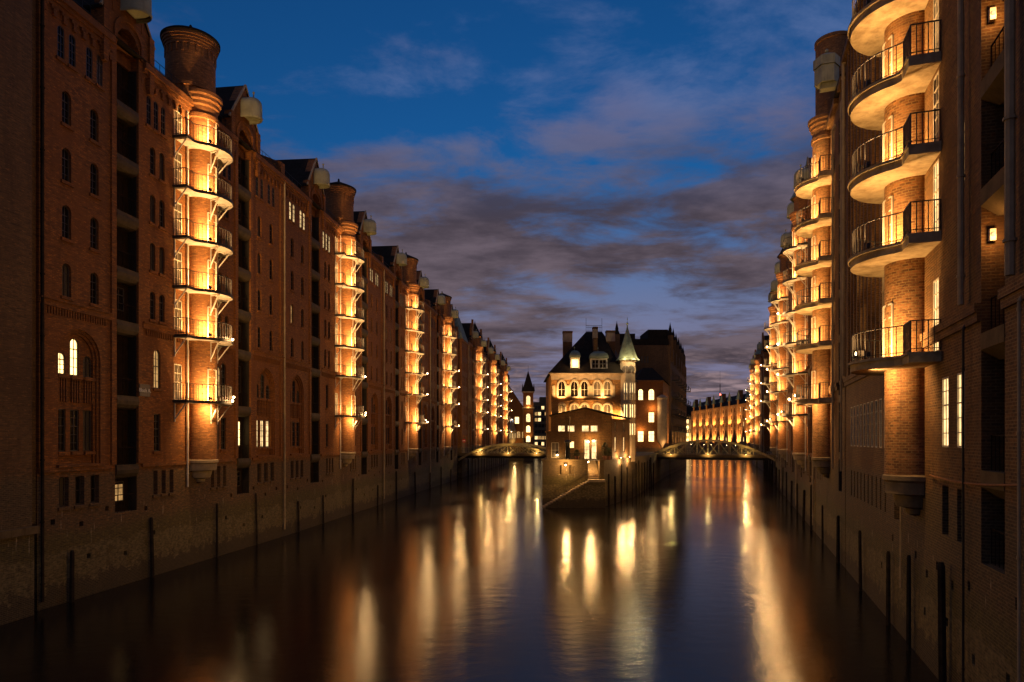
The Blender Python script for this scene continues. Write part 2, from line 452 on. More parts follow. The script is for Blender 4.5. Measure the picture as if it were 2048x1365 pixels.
def balcony(root, u, z, r=1.95, near=2.7, proj=.93, th=.11, material='white_metal', brackets=True, step=.17, power=260, cw=.15, star=True, lampu=-1.25, outrig=False, br=.016, under=False):
    b = inst('balcony', deck_mesh(r, near, proj, th, material), root, (u, 0, z))
    kid('railing', rail_mesh(r, near, proj, step, 'rail_metal', 1.05, br), b)
    if th < .2:
        def e():
            m = MB(); o = deck_outline(r + .02, near + .02, proj + .02)
            for (a, b_), (c, d) in zip(o, o[1:]): m.face([(a, b_, -.15), (c, d, -.15), (c, d, .025), (a, b_, .025)]); m.face([(a * .985, b_ * .985, -.15), (c * .985, d * .985, -.15), (c, d, -.15), (a, b_, -.15)])
            return m.mesh('edge_beam', 'rail_metal')
        kid('edge_beam', cached(('edge', r, near, proj), e), b)
    if brackets:
        for a in (12, 60, 112): kid('bracket', bracket_mesh(r, 'drum'), b, (0, cw, -.02), R(a - 90))
        kid('bracket', bracket_mesh(r, 'wall'), b, (-near + .15, 0, -.02))
    lw = math.sqrt(max(.1, (r - .05) ** 2 - lampu ** 2)) + cw
    if power:
        f = kid('floodlight', flood_mesh(), b, (lampu, lw, 0), 0)
        rad = Vector((lampu, lw - cw)).normalized(); lamp(b, (lampu * .95, lw - .06, .26), power * PW.uniform(2.0, 3.3), kind='SPOT', rot=(-rad.x * .8, -rad.y * .8, .62), angle=158, blend=.5)
    if under:
        lamp(b, (lampu * .8, lw, -.45), power * 1.0, kind='SPOT', rot=(-lampu * .35, -1, -.75), angle=140, blend=.7)
    if star:
        kid('bulb', bulb_mesh(), b, (.35, r + cw + (.42 if outrig else .06), .10))
        lamp(b, (.2, r + cw + (.55 if outrig else .2), .22), power * .42)
        if outrig:
            def g():
                m = MB(); m.bar((.35, r + cw - 1.1, -.5), (.35, r + cw + .42, 0), .03); m.bar((.35, r + cw - .1, -.05), (.35, r + cw + .45, -.02), .03)
                return m.mesh('lamp_arm', 'white_metal')
            kid('lamp_arm', cached(('arm', r), g), b)
    return b

# ------------------------------------------------------------------ building helpers
def extr_u(mb, prof, u0, u1):                        # (w,z) profile run along the wall
    n = len(prof)
    mb.face([(u0, w, z) for w, z in prof]); mb.face([(u1, w, z) for w, z in reversed(prof)])
    for i in range(n):
        (a, b), (c, d) = prof[i], prof[(i + 1) % n]
        mb.face([(u0, a, b), (u1, a, b), (u1, c, d), (u0, c, d)])
def arch_ring(mb, ua, ub, za, zb, rise, t, w0, w1, point=False):
    o = [(ua, za)] + arc_pts(ua, ub, zb, rise, 14, point) + [(ub, za)]
    i = [(ua + t, za)] + arc_pts(ua + t, ub - t, zb - t, rise - t if not point else rise, 14, point) + [(ub - t, za)]
    for k in range(len(o) - 1):
        a, b, c, d = o[k], o[k + 1], i[k + 1], i[k]
        mb.face([(*_w(a, w1),), (*_w(b, w1),), (*_w(c, w1),), (*_w(d, w1),)])
        mb.face([_w(d, w0), _w(c, w0), _w(c, w1), _w(d, w1)]); mb.face([_w(a, w0), _w(b, w0), _w(b, w1), _w(a, w1)])
def _w(p, w): return (p[0], w, p[1])
def place(name, x, y, slope, label, cat='warehouse', group=None):
    return empty(name, (x, y, 0), math.atan2(1, slope), label, cat, group)
def pipe(root, u, w, z0, z1, r=.07, material='pipe_metal', clips=True):
    m = MB(); m.bar((u, w, z0), (u, w, z1), r, 8)
    if clips:
        z = z0 + .8
        while z < z1: m.bar((u, w, z), (u, w, z + .07), r * 1.35, 8); z += 2.9
    m.bar((u, w, z1), (u, w - .18, z1 + .35), r * 1.3, 8)
    return m.build('downpipe', material, root)
def hoist_mesh():
    def f():                                         # round-nosed sheet-metal hood over the winch
        m = MB(); hw = .62
        lv = [(0, 1.0), (.12, 1.06), (.13, 1.0), (.95, 1.0), (1.15, .97), (1.35, .86), (1.5, .66), (1.6, .36), (1.64, .02)]
        ring = lambda k: [(-hw * k, -.3), (-hw * k, .6)] + [(hw * k * math.cos(R(180 - 15 * i)), .6 + .7 * k * math.sin(R(15 * i))) for i in range(1, 12)] + [(hw * k, .6), (hw * k, -.3)]
        for (z0, k0), (z1, k1) in zip(lv, lv[1:]):
            a, b = ring(k0), ring(k1)
            for i in range(len(a) - 1): m.face([(*a[i], z0), (*a[i + 1], z0), (*b[i + 1], z1), (*b[i], z1)])
        m.bar((0, .7, 1.6), (0, .7, 1.95), .05); m.ball((0, .7, 2.0), .09)
        m.face([(*p, .25) for p in ring(.9)])
        return m.mesh('hoist_hood', 'cream_paint', True)
    return cached(('hoist',), f)
def beam_mesh(L):
    def f():
        m = MB(); extr_u(m, [(-.6, -.75), (-.25, -.75), (-.02, -.66), (.1, -.48), (.14, -.28), (.10, -.1), (.1, 0), (-.6, 0)], -L / 2, L / 2); return m.mesh('floor_beam', 'beam_stone')
    return cached(('beam', round(L, 3)), f)
def ldoor_mesh(L, H):
    def f():
        m = MB(); n = 4
        for i in range(n): m.box(-L / 2 + L * i / n + .015, -L / 2 + L * (i + 1) / n - .015, 0, .06, 0, H)
        m.box(-L / 2, L / 2, .06, .09, .15, .3); m.box(-L / 2, L / 2, .06, .09, H - .35, H - .2)
        m.bar((-L / 2, .5, .95), (L / 2, .5, .95), .025)
        for i in range(7): m.bar((-L / 2 + L * i / 6, .5, 0), (-L / 2 + L * i / 6, .5, .95), .012)
        return m.mesh('loading_door', 'door_wood')
    return cached(('ldoor', round(L, 3), round(H, 3)), f)

ROWS = [(23.45, 25.1), (20.65, 22.3), (17.85, 19.5), (15.0, 16.65)]
DECKS = [10.4, 14.4, 17.4, 20.45, 23.55, 26.6]
def stair_turret(root, u, drum='brick_drum', roof='drum', zc=29.4, corbel='stone', decks=DECKS, r=1.0, door=True, pane='glass', zb=6.7):
    """round stair bay on a stone corbel, with a wide lantern drum above the eaves"""
    m = MB()
    m.lathe(u, .15, [(r, zb), (r, zc - .9), (r + .1, zc - .85), (r + .1, zc - .6), (r + .02, zc - .55), (r + .02, zc - .1), (r + .12, zc), (r + .12, zc + .2), (r + .24, zc + .3), (r + .24, zc + .5), (r + .32, zc + .6), (r + .32, zc + .8), (r + .05, zc + .95)], 40)
    m.build('stair_drum', drum, root, True)
    m = MB(); z = zb
    m.lathe(u, .1, [(.02, z - 1.55), (.28, z - 1.45), (.34, z - 1.25), (.62, z - 1.18), (.70, z - .95), (.72, z - .75), (.98, z - .7), (r + .02, z - .45), (r + .03, z - .28), (r + .12, z - .2), (r + .12, z - .05), (r, z + .02)], 32)
    m.build('corbel', corbel, root, True)
    cu, cw = u, -.55
    m = MB(); z = zc + .9
    if roof == 'drum':
        m.lathe(cu, cw, [(1.5, z - .6), (1.5, z + .1), (1.58, z + .11), (1.58, z + .35), (1.5, z + .36), (1.5, z + 2.75), (1.55, z + 2.76), (1.55, z + 2.95), (1.6, z + 2.96), (1.6, z + 3.12), (1.66, z + 3.13), (1.66, z + 3.3), (1.72, z + 3.31), (1.72, z + 3.5)], 40)
        for i in range(24):                          # small blind arches under the rim
            a = R(15 * i); c, s2 = math.cos(a), math.sin(a)
            m.prism([(cu + (1.5 + d) * math.cos(a + e), cw + (1.5 + d) * math.sin(a + e)) for d, e in ((0, -.03), (.05, -.03), (.05, .03), (0, .03))], z + 2.25, z + 2.75)
        m.build('lantern_drum', drum, root, True)
        m = MB(); m.lathe(cu, cw, [(1.74, z + 3.45), (1.79, z + 3.5), (1.79, z + 3.62), (1.74, z + 3.66), (1.5, z + 3.78), (.12, z + 4.4), (.09, z + 4.65), (0, z + 4.75)], 40)
        m.build('turret_roof', 'slate' , root, True)
        ww = MB()
        for a in (100, 160, 40, 220):
            window(root, cu + 1.44 * math.cos(R(a)), cw + 1.44 * math.sin(R(a)), z + .75, .5, 1.25, .25, 2, 3, 'glass', 'frame_dark', R(a - 90))
    elif roof == 'cone':
        m.lathe(cu, cw, [(1.45, z - .6), (1.45, z + 1.9), (1.58, z + 2.0), (1.58, z + 2.2), (1.7, z + 2.3)], 24)
        m.build('lantern_drum', drum, root, True)
        m = MB(); m.lathe(cu, cw, [(1.85, z + 2.25), (1.5, z + 2.7), (.9, z + 3.9), (.12, z + 5.6), (0, z + 6.4)], 24)
        m.build('turret_roof', 'slate', root, True)
        for a in (100, 160): window(root, cu + 1.42 * math.cos(R(a)), cw + 1.42 * math.sin(R(a)), z + .4, .5, 1.1, .25, 2, 3, 'glass', 'frame_dark', R(a - 90))
    elif roof == 'copper':
        m.lathe(cu, cw + .4, [(1.2, z - .6), (1.2, z + 1.2), (1.4, z + 1.4)], 8)
        m.build('lantern_drum', drum, root)
        m = MB(); m.lathe(cu, cw + .4, [(1.6, z + 1.35), (1.45, z + 1.6), (1.1, z + 2.2), (.95, z + 2.6), (.5, z + 3.6), (.1, z + 4.8), (0, z + 5.6)], 8)
        m.build('turret_roof', 'copper', root)
    elif roof == 'plain':
        m.lathe(cu, cw + .2, [(1.25, z - 1.2), (1.25, z + 5.3), (1.32, z + 5.35), (1.32, z + 5.6), (0, z + 5.7)], 32)
        m.build('lantern_drum', drum, root, True)
        window(root, cu + 1.22 * math.cos(R(150)), cw + .2 + 1.22 * math.sin(R(150)), z + 2.6, .6, 1.4, 0, 2, 3, 'glass', 'frame_white', R(60))
    if door:
        for d in decks:
            window(root, u + (r - .03) * math.cos(R(104)), .15 + (r - .03) * math.sin(R(104)), d + .02, .74, 2.1, 0, 2, 4, 'glass_dusty', 'frame_white', R(14), name='balcony_door')

def old_warehouse(name, label, x, y, slope, L, tu=None, lits=None, far=False, roof='drum', brick='brick_red', drum='brick_drum', zc=29.4, power=430, gable='hoist', stars=2, outrig=False, mirror_door=False, body_to=-14, edge_pipe=True, group=None, decks=DECKS, lsd=0):
    root = place(name, x, y, slope, label, 'warehouse', group)
    k = L / 24.3; tu = tu or 12.4 * k; lits = lits or {}
    rnd = random.Random(L * 100 + y)
    ops = []; wins = []
    def op(kind, m, idx, ua, ub, za, zb, rise, d, nx=2, ny=4, frame='frame_dark', w=0, point=False):
        ops.append((ua, ub, za, zb, rise, d)); wins.append((kind, m, idx, (ua + ub) / 2, za, ub - ua, zb - za, rise, d, nx, ny, frame, w))
    arch = []; hoists = []
    for m in (0, 1):
        F = (lambda v: v * k) if m == 0 else (lambda v: L - v * k)
        for c, uc in enumerate((1.75, 3.6)):
            for r_, (za, zb) in enumerate(ROWS): op('row', m, (c, r_), F(uc) - .29, F(uc) + .29, za, zb, .29, .2)
            for j in (-1, 1): op('top', m, (c, j), F(uc) + j * .36 - .22, F(uc) + j * .36 + .22, 26.5, 28.1, .22, .10, 2, 4)
        for j, uc in enumerate((7.85, 8.5, 9.15)): op('ntop', m, j, F(uc) - .2, F(uc) + .2, 26.2, 27.9, .2, .10, 2, 4)
        for j, uc in enumerate((8.2, 9.05)):
            for r_, (za, zb) in enumerate(ROWS): op('nrow', m, (j, r_), F(uc) - .24, F(uc) + .24, za, zb, .24, .18)
        op('narch', m, 0, F(8.6) - .3, F(8.6) + .3, 11.0, 13.3, .3, .16, 2, 5)
        op('nrect', m, 0, F(8.6) - .3, F(8.6) + .3, 7.3, 9.5, 0, .16, 2, 5)
        for j in (-1, 0, 1):
            op('base', m, j, F(2.6) + j * 1.02 - .3, F(2.6) + j * 1.02 + .3, 4.7, 6.15, 0, .3, 2, 2)
            op('nbase', m, j, F(9.2) + j * .75 - .19, F(9.2) + j * .75 + .19, 4.75, 6.15, 0, .3, 1, 2)
        arch.append(F(2.6)); ops.append((F(2.6) - 1.42, F(2.6) + 1.42, 6.75, 13.55, 1.42, .3))
        a, b = sorted((F(5.1), F(6.85))); hoists.append((a, b)); ops.append((a, b, 4.0, zc + .9, .5, .62))
        for (hu, hz) in ((.9, 3.9), (4.5, 4.2), (2.7, 3.6), (7.6, 3.9), (3.2, 1.9), (8.3, 2.4), (5.9, 1.6)):
            ops.append((F(hu) - .13, F(hu) + .13, hz, hz + .26, 0, .3))
    for d in decks:                                   # landing doors beside the drum
        op('door', 0, 0, tu - 2.55, tu - 1.75, d + .03, d + 2.25, 0, .1, 2, 4, 'frame_white')
    op('tarch', 1, 0, tu + 1.75, tu + 2.35, 7.3, 9.6, .3, .1, 2, 4)
    op('tarch', 1, 1, tu + 2.0, tu + 2.6, 10.9, 13.0, .3, .1, 2, 4)
    mb = MB(); wall_grid(mb, 0, L, -1, zc, [o for o in ops if o[3] <= zc] + [(a, b, 4.0, zc, 0, .62) for a, b in hoists])
    for (u_, w_) in ((0, L),): 
        for e in (0, L): mb.face([(e, 0, -1), (e, -1, -1), (e, -1, zc), (e, 0, zc)])
    # corbel table, string course, lesenes
    n = int(L / .62)
    for i in range(n):
        uc = (i + .5) * L / n
        if any(a - .3 < uc < b + .3 for a, b in hoists) or abs(uc - tu) < 1.3: continue
        mb.box(uc - .1, uc + .1, 0, .12, 28.25, 28.75); mb.box(uc - .2, uc + .2, 0, .12, 28.6, 28.76)
    spans = []; last = 0
    for a, b in sorted(hoists): spans.append((last, a - .35)); last = b + .35
    spans.append((last, L))
    for a, b in spans:
        mb.box(a + .01, b - .01, -.02, .1, 28.75, 28.95); mb.box(a + .01, b - .01, -.02, .2, 28.95, 29.15); mb.box(a, b, -.3, .32, 29.15, zc + .12)
        mb.box(a + .01, b - .01, -.02, .13, 14.35, 14.65); mb.box(a + .01, b - .01, -.02, .22, 14.65, 14.72)
        mb.box(a + .01, b - .01, -.02, .10, 6.42, 6.62)
        q = a + .4
        while q < b - .3: mb.box(q, q + .08, 0, .06, 14.0, 14.35); q += .17
    for a, b in hoists:
        for e in (a - .36, b): mb.box(e, e + .36, -.02, .1, 6.65, zc + .6)
    mb.box(.0, .35, -.02, .09, 6.64, 29.1); mb.box(L - .35, L, -.02, .09, 6.64, 29.1)
    for c in wins:
        if c[0] in ('row', 'nrow', 'top', 'ntop', 'base', 'nbase', 'narch', 'nrect'): mb.box(c[3] - c[5] / 2 - .1, c[3] + c[5] / 2 + .1, -.05, .09, c[4] - .16, c[4] - .004)
    wall = mb.build('wall', brick, root)
    # giant arches with two tiers of three lights
    for m, uc in enumerate(arch):
        mb = MB(); oo = []
        for j in (-1, 0, 1):
            hi = 13.1 if j == 0 else 12.3
            oo.append((uc + j * .86 - .29, uc + j * .86 + .29, 11.2, hi, .29, .12)); wins.append(('arch', m, j, uc + j * .86, 11.2, .58, hi - 11.2, .29, .12, 2, 4, 'frame_dark', -.3))
            oo.append((uc + j * .86 - .29, uc + j * .86 + .29, 7.4, 9.5, 0, .13)); wins.append(('arect', m, j, uc + j * .86, 7.4, .58, 2.1, 0, .13, 2, 5, 'frame_dark', -.3))
        wall_grid(mb, uc - 1.42, uc + 1.42, 6.75, 13.55, oo, -.3)
        arch_ring(mb, uc - 1.42, uc + 1.42, 6.75, 13.55, 1.42, .15, -.3, -.1)
        arch_ring(mb, uc - 1.27, uc + 1.27, 6.75, 13.40, 1.27, .13, -.3, -.2)
        for j in (-1, 0, 1):
            for q in range(4): mb.box(uc + j * .86 - .27 + q * .16, uc + j * .86 - .2 + q * .16, -.3, -.2, 9.85, 11.0)
            mb.box(uc + j * .86 - .36, uc + j * .86 + .36, -.3, -.1, 11.02, 11.18); mb.box(uc + j * .86 - .36, uc + j * .86 + .36, -.3, -.1, 7.22, 7.38)
        mb.box(uc - 1.5, uc + 1.5, -.3, .16, 6.63, 6.76)
        mb.build('arch_panel', brick, root)
    # windows
    for (kind, m, idx, u, z, wd, ht, rise, d, nx, ny, fr, w) in wins:
        p = lits.get((kind, m)) or lits.get((kind, m, idx))
        if not p:
            if kind == 'door': p = 'glass_dusty'
            elif far and rnd.random() < lsd: p = rnd.choice(('lit_warm', 'lit_soft', 'lit_soft'))
            else: p = 'glass' if rnd.random() < .8 else 'glass_dusty'
        window(root, u, w - d + .06, z, wd, ht, rise, nx, ny, p, fr, name='landing_door' if kind == 'door' else 'window')
    # core, roof
    mb = MB(); mb.prism([(0.0, -1.0), (L, -1.0), (L, body_to), (0, body_to)], -1, zc); mb.build('rear_wall', brick, root)
    mb = MB(); extr_u(mb, [(.28, zc + .13), (.28, zc + .2), (-4.5, zc + 2.0), (body_to - .2, zc + 2.4), (body_to - .2, zc + .13)], .02, L - .02); mb.build('roof', 'slate', root)
    mb = MB()                                         # fire-wall parapet at the party line
    extr_u(mb, [(.12, zc + .05), (.12, zc + 1.2), (-.6, zc + 1.45), (-4, zc + 2.9), (-4, zc + .05)], L - .3, L + .3); mb.build('parapet', brick, root)
    # roof-edge railing
    mb = MB(); a, b = spans[0][0], spans[0][1]
    for a, b in spans:
        for z in (.45, .85): mb.bar((a + .2, -.15, zc + .15 + z), (b - .2, -.15, zc + .15 + z), .018)
        q = a + .2
        while q < b - .1: mb.bar((q, -.15, zc + .1), (q, -.15, zc + 1.0), .016); q += .55
    mb.build('roof_railing', 'dark_metal', root)
    # hoist bays with gables
    for m, (a, b) in enumerate(sorted(hoists)):
        uc = (a + b) / 2; wd = b - a
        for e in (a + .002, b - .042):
            mb = MB(); mb.box(e, e + .04, -.61, -.03, 4.0, zc - .62); mb.build('shade_lining', 'bay_shade_dark', root)  # thin dark panels added so the bay sides read as unlit
        lv = [4.0, 6.6, 10.4, 14.5, 17.4, 20.45, 23.5, 26.4]
        for z in lv[1:]: inst('floor_beam', beam_mesh(wd - .004), root, (uc, 0, z))
        for j, z in enumerate(lv):
            zt = lv[j + 1] - .75 if j < 7 else zc - .2
            dl = inst('loading_door', ldoor_mesh(wd - .01, zt - z), root, (uc, -.60, z))
            q = lits.get(('hoist', m, j))
            if q or rnd.random() < .5: window(root, uc, -.5, z + (zt - z) * .3, wd * .5, (zt - z) * .6, 0, 2, 3, q or 'glass', 'frame_dark', name='door_light')
        hg = 4.0 if gable == 'hoist' else 5.0
        ga = uc - hg / 2; gb = uc + hg / 2; ze = zc + 1.0; zp = zc + (4.3 if gable == 'hoist' else 5.2)
        mb = MB()
        mb.extr([(ga, zc + .02), (a, zc + .02), (a, zc + .5), (a + wd * .2, zc + 1.0), (uc, zc + 1.2), (b - wd * .2, zc + 1.0), (b, zc + .5), (b, zc + .02), (gb, zc + .02), (gb, ze + .3), (uc + .25, zp), (uc - .25, zp), (ga, ze + .3)], -.5, .12)
        arch_ring(mb, a - .3, b + .3, zc + .03, zc + 1.75, .95, .22, .1, .22)
        for e in (ga + .18, gb - .18): mb.box(e - .2, e + .2, -.3, .26, zc - 1.1, ze + .75); mb.extr([(e - .14, zc - 1.5), (e + .14, zc - 1.5), (e + .2, zc - 1.1), (e - .2, zc - 1.1)], 0, .24)
        mb.box(a + .002, b - .002, -.94, -.4, zc - .6, zc + .98)
        for j in (-1, 1): mb.box(uc + j * 1.15 - .09, uc + j * 1.15 + .09, .1, .15, zc + 1.6, zc + 2.5)
        if gable != 'hoist':
            for e, hh in ((ga + .2, 1.2), (gb - .2, 1.2), (uc, 1.0)): mb.box(e - .16, e + .16, -.3, .16, zp - (1.0 if e == uc else 3.0), zp + hh - (0 if e == uc else 2.6))
        mb.build('gable', brick, root)
        mb = MB()
        for sg in (-1, 1):
            e0, e1 = uc + sg * (hg / 2 + .12), uc
            mb.extr([(e0, ze + .16), (e0, ze + .32), (e1, zp + .2), (e1, zp + .02)], -7.5, .2)
        mb.build('gable_roof', 'slate', root)
        mb = MB(); mb.path([(uc - hg / 2 - .14, .16, ze + .3), (uc, .16, zp + .2), (uc + hg / 2 + .14, .16, ze + .3)], .09); mb.build('coping', 'stone', root)
        mb = MB(); mb.extr([(ga + .06, ze + .25), (gb - .06, ze + .25), (uc, zp - .05)], -7.4, -.52); mb.prism([(ga + .06, -.52), (gb - .06, -.52), (gb - .06, -7.4), (ga + .06, -7.4)], zc + .1, ze + .3); mb.build('dormer_body', 'slate', root)
        inst('hoist_hood', hoist_mesh(), root, (uc, .1, zc + 1.9))
    if edge_pipe and y > 40: pipe(root, .18, .17, .6, zc - .3)
    stair_turret(root, tu, drum, roof, zc, decks=decks)
    for i, d in enumerate(decks):
        balcony(root, tu, d, power=power, star=i < stars, outrig=outrig, under=i == 0)
    pipe(root, tu - 1.35, .12, 5.0, zc - .8, .06, 'white_metal')
    return root

# ================================================================== LEFT BANK
S = -1
LW1 = lambda y: -26.4 + .135 * y
LW2 = lambda y: -24.26 + .0967 * y
n1, n2 = math.hypot(1, .135), math.hypot(1, .0967)
lits1 = {('arch', 0, -1): 'lit_strong', ('arch', 0, 0): 'lit_strong', ('arect', 1): 'lit_warm', ('tarch', 1): 'lit_soft', ('narch', 0): 'lit_soft',
         ('hoist', 1, 1): 'lit_strong', ('hoist', 0, 0): 'lit_soft'}
w1 = old_warehouse('warehouse', 'red brick warehouse with Block A plate beside its lit stair turret', -22.11, 31.8, .135, 24.3, 12.75, lits1)
lits2 = {('top', 0): 'lit_warm', ('ntop', 0): 'lit_warm', ('hoist', 0, 7): 'lit_cool', ('top', 1): 'lit_warm', ('door', 0): 'lit_soft', ('tarch', 1): 'lit_soft', ('row', 0, (0, 2)): 'lit_soft'}
w2 = old_warehouse('warehouse', 'red brick warehouse adjoining the Block A warehouse, top floor windows lit', LW2(55.9), 55.9, .0967, 28.7, 14.9, lits2)
lits3 = {('top', 0): 'lit_warm', ('ntop', 0): 'lit_warm', ('row', 0, (0, 1)): 'lit_warm', ('row', 0, (1, 1)): 'lit_warm', ('hoist', 0, 7): 'lit_cool', ('hoist', 0, 5): 'lit_warm', ('nrow', 0): 'lit_soft', ('tarch', 1): 'lit_warm', ('top', 1, (1, 1)): 'lit_warm', ('top', 1, (1, -1)): 'lit_warm'}
w3 = old_warehouse('warehouse', 'red brick warehouse with many lit windows, third along from the Block A plate', LW2(84.7), 84.7, .0967, 26.8, 13.8, lits3, power=460, stars=3, outrig=True)
w4 = old_warehouse('warehouse', 'red brick warehouse whose cone capped turret stands next to the arched bridge', LW2(111.4), 111.4, .0967, 26.0, 13.2, {}, True, power=480, stars=4, outrig=True, lsd=.06)
# the block beyond the bridge
for i, (yy, LL, lab) in enumerate(((150.5, 27.5, 'steep gabled brick warehouse just beyond the left arched bridge'), (178.2, 28.5, 'steep gabled brick warehouse, middle of three beyond the left bridge'), (206.9, 33, 'steep gabled brick warehouse at the far end of the left canal row'))):
    old_warehouse('warehouse', lab, LW2(yy), yy, .0967, LL, LL * .5, {}, True, 'cone', power=480, stars=5, gable='step', outrig=True, lsd=.10, zc=29.4)
# corner house with green mansard at the bridge head
root = place('corner_house', LW2(142.5), 142.5, .0967, 'narrow dark brick corner house with green mansard roof behind the left bridge', 'building')
mb = MB(); ops = [(1.2 + 2.2 * i, 2.1 + 2.2 * i, 7 + 3.1 * j, 9 + 3.1 * j, 0, .25) for i in range(3) for j in range(7)]
wall_grid(mb, 0, 7.7, -1, 29, ops); mb.prism([(0, -.3), (7.7, -.3), (7.7, -10), (0, -10)], -1, 29); mb.face([(0, 0, -1), (0, -.3, -1), (0, -.3, 29), (0, 0, 29)])
mb.box(-.05, 7.75, -.1, .25, 28.6, 29.05); mb.build('wall', 'brick_red', root)
for o in ops: window(root, (o[0] + o[1]) / 2, -.18, o[2], .9, 2.0, 0, 2, 3, random.choice(('glass', 'glass', 'glass', 'lit_soft')))
mb = MB(); b0 = [(-.1, .2), (7.8, .2), (7.8, -10), (-.1, -10)]; b1 = [(1.2, -1.6), (6.5, -1.6), (6.5, -8.4), (1.2, -8.4)]
for i in range(4):
    a, b, c, d = b0[i], b0[(i + 1) % 4], b1[(i + 1) % 4], b1[i]; mb.face([(*a, 29.06), (*b, 29.06), (*c, 34.5), (*d, 34.5)])
mb.face([(*p, 34.5) for p in b1]); mb.build('mansard_roof', 'copper', root)

# nearest block: plain wall standing slightly proud of the row
root = place('warehouse', LW1(12) + .42, 12, .135, 'plain dark brick gable wall with stone ledge beside the Block A warehouse', 'warehouse')
mb = MB(); L0 = (31.0 - 12) * n1
mb.prism([(0, 0), (L0, 0), (L0, -12), (0, -12)], 4.05, 40); mb.prism([(L0, -.5), (L0 + .82, -.5), (L0 + .82, -12), (L0, -12)], 4.06, 39); mb.build('wall', 'brick_grey', root)
mb = MB(); mb.prism([(0, .02), (L0 + .1, .02), (L0 + .1, -12), (0, -12)], -1, 3.72); mb.build('plinth', 'brick_quay', root)
mb = MB(); mb.prism([(0, .2), (L0 + .2, .2), (L0 + .2, -12), (0, -12)], 3.72, 4.05); mb.build('ledge', 'stone_dark', root)
mb = MB()
for i in range(4): mb.box(L0 - .5, L0 + .02, -.3, .14 + .08 * i, 29 + i * .5, 29.5 + i * .5)
mb.build('kneeler', 'stone_dark', root)
pipe(w1, .12, .16, .4, 29.6, .075, 'timber')
# Block A plate
mb = MB(); uS = (39.05 - 31.8) * n1
mb.box(uS - .45, uS + .45, .1, .15, 10.45, 11.15); plate = mb.build('name_plate', 'sign_plate', w1); plate['label'] = 'dark plate reading Block A'
tc = bpy.data.curves.new('lettering', 'FONT'); tc.body = 'Block A.'; tc.size = .3; tc.align_x = 'CENTER'; tc.extrude = .006
to = bpy.data.objects.new('lettering_tmp', tc); COL.objects.link(to)
bpy.context.view_layer.update()
me = bpy.data.meshes.new_from_object(to.evaluated_get(bpy.context.evaluated_depsgraph_get())); bpy.data.objects.remove(to)
me.materials.clear(); me.materials.append(MAT['sign_white'])
lt = bpy.data.objects.new('lettering', me); COL.objects.link(lt); lt.parent = plate; lt.location = (uS, -.157, 10.7); lt.rotation_euler = (R(90), 0, 0)

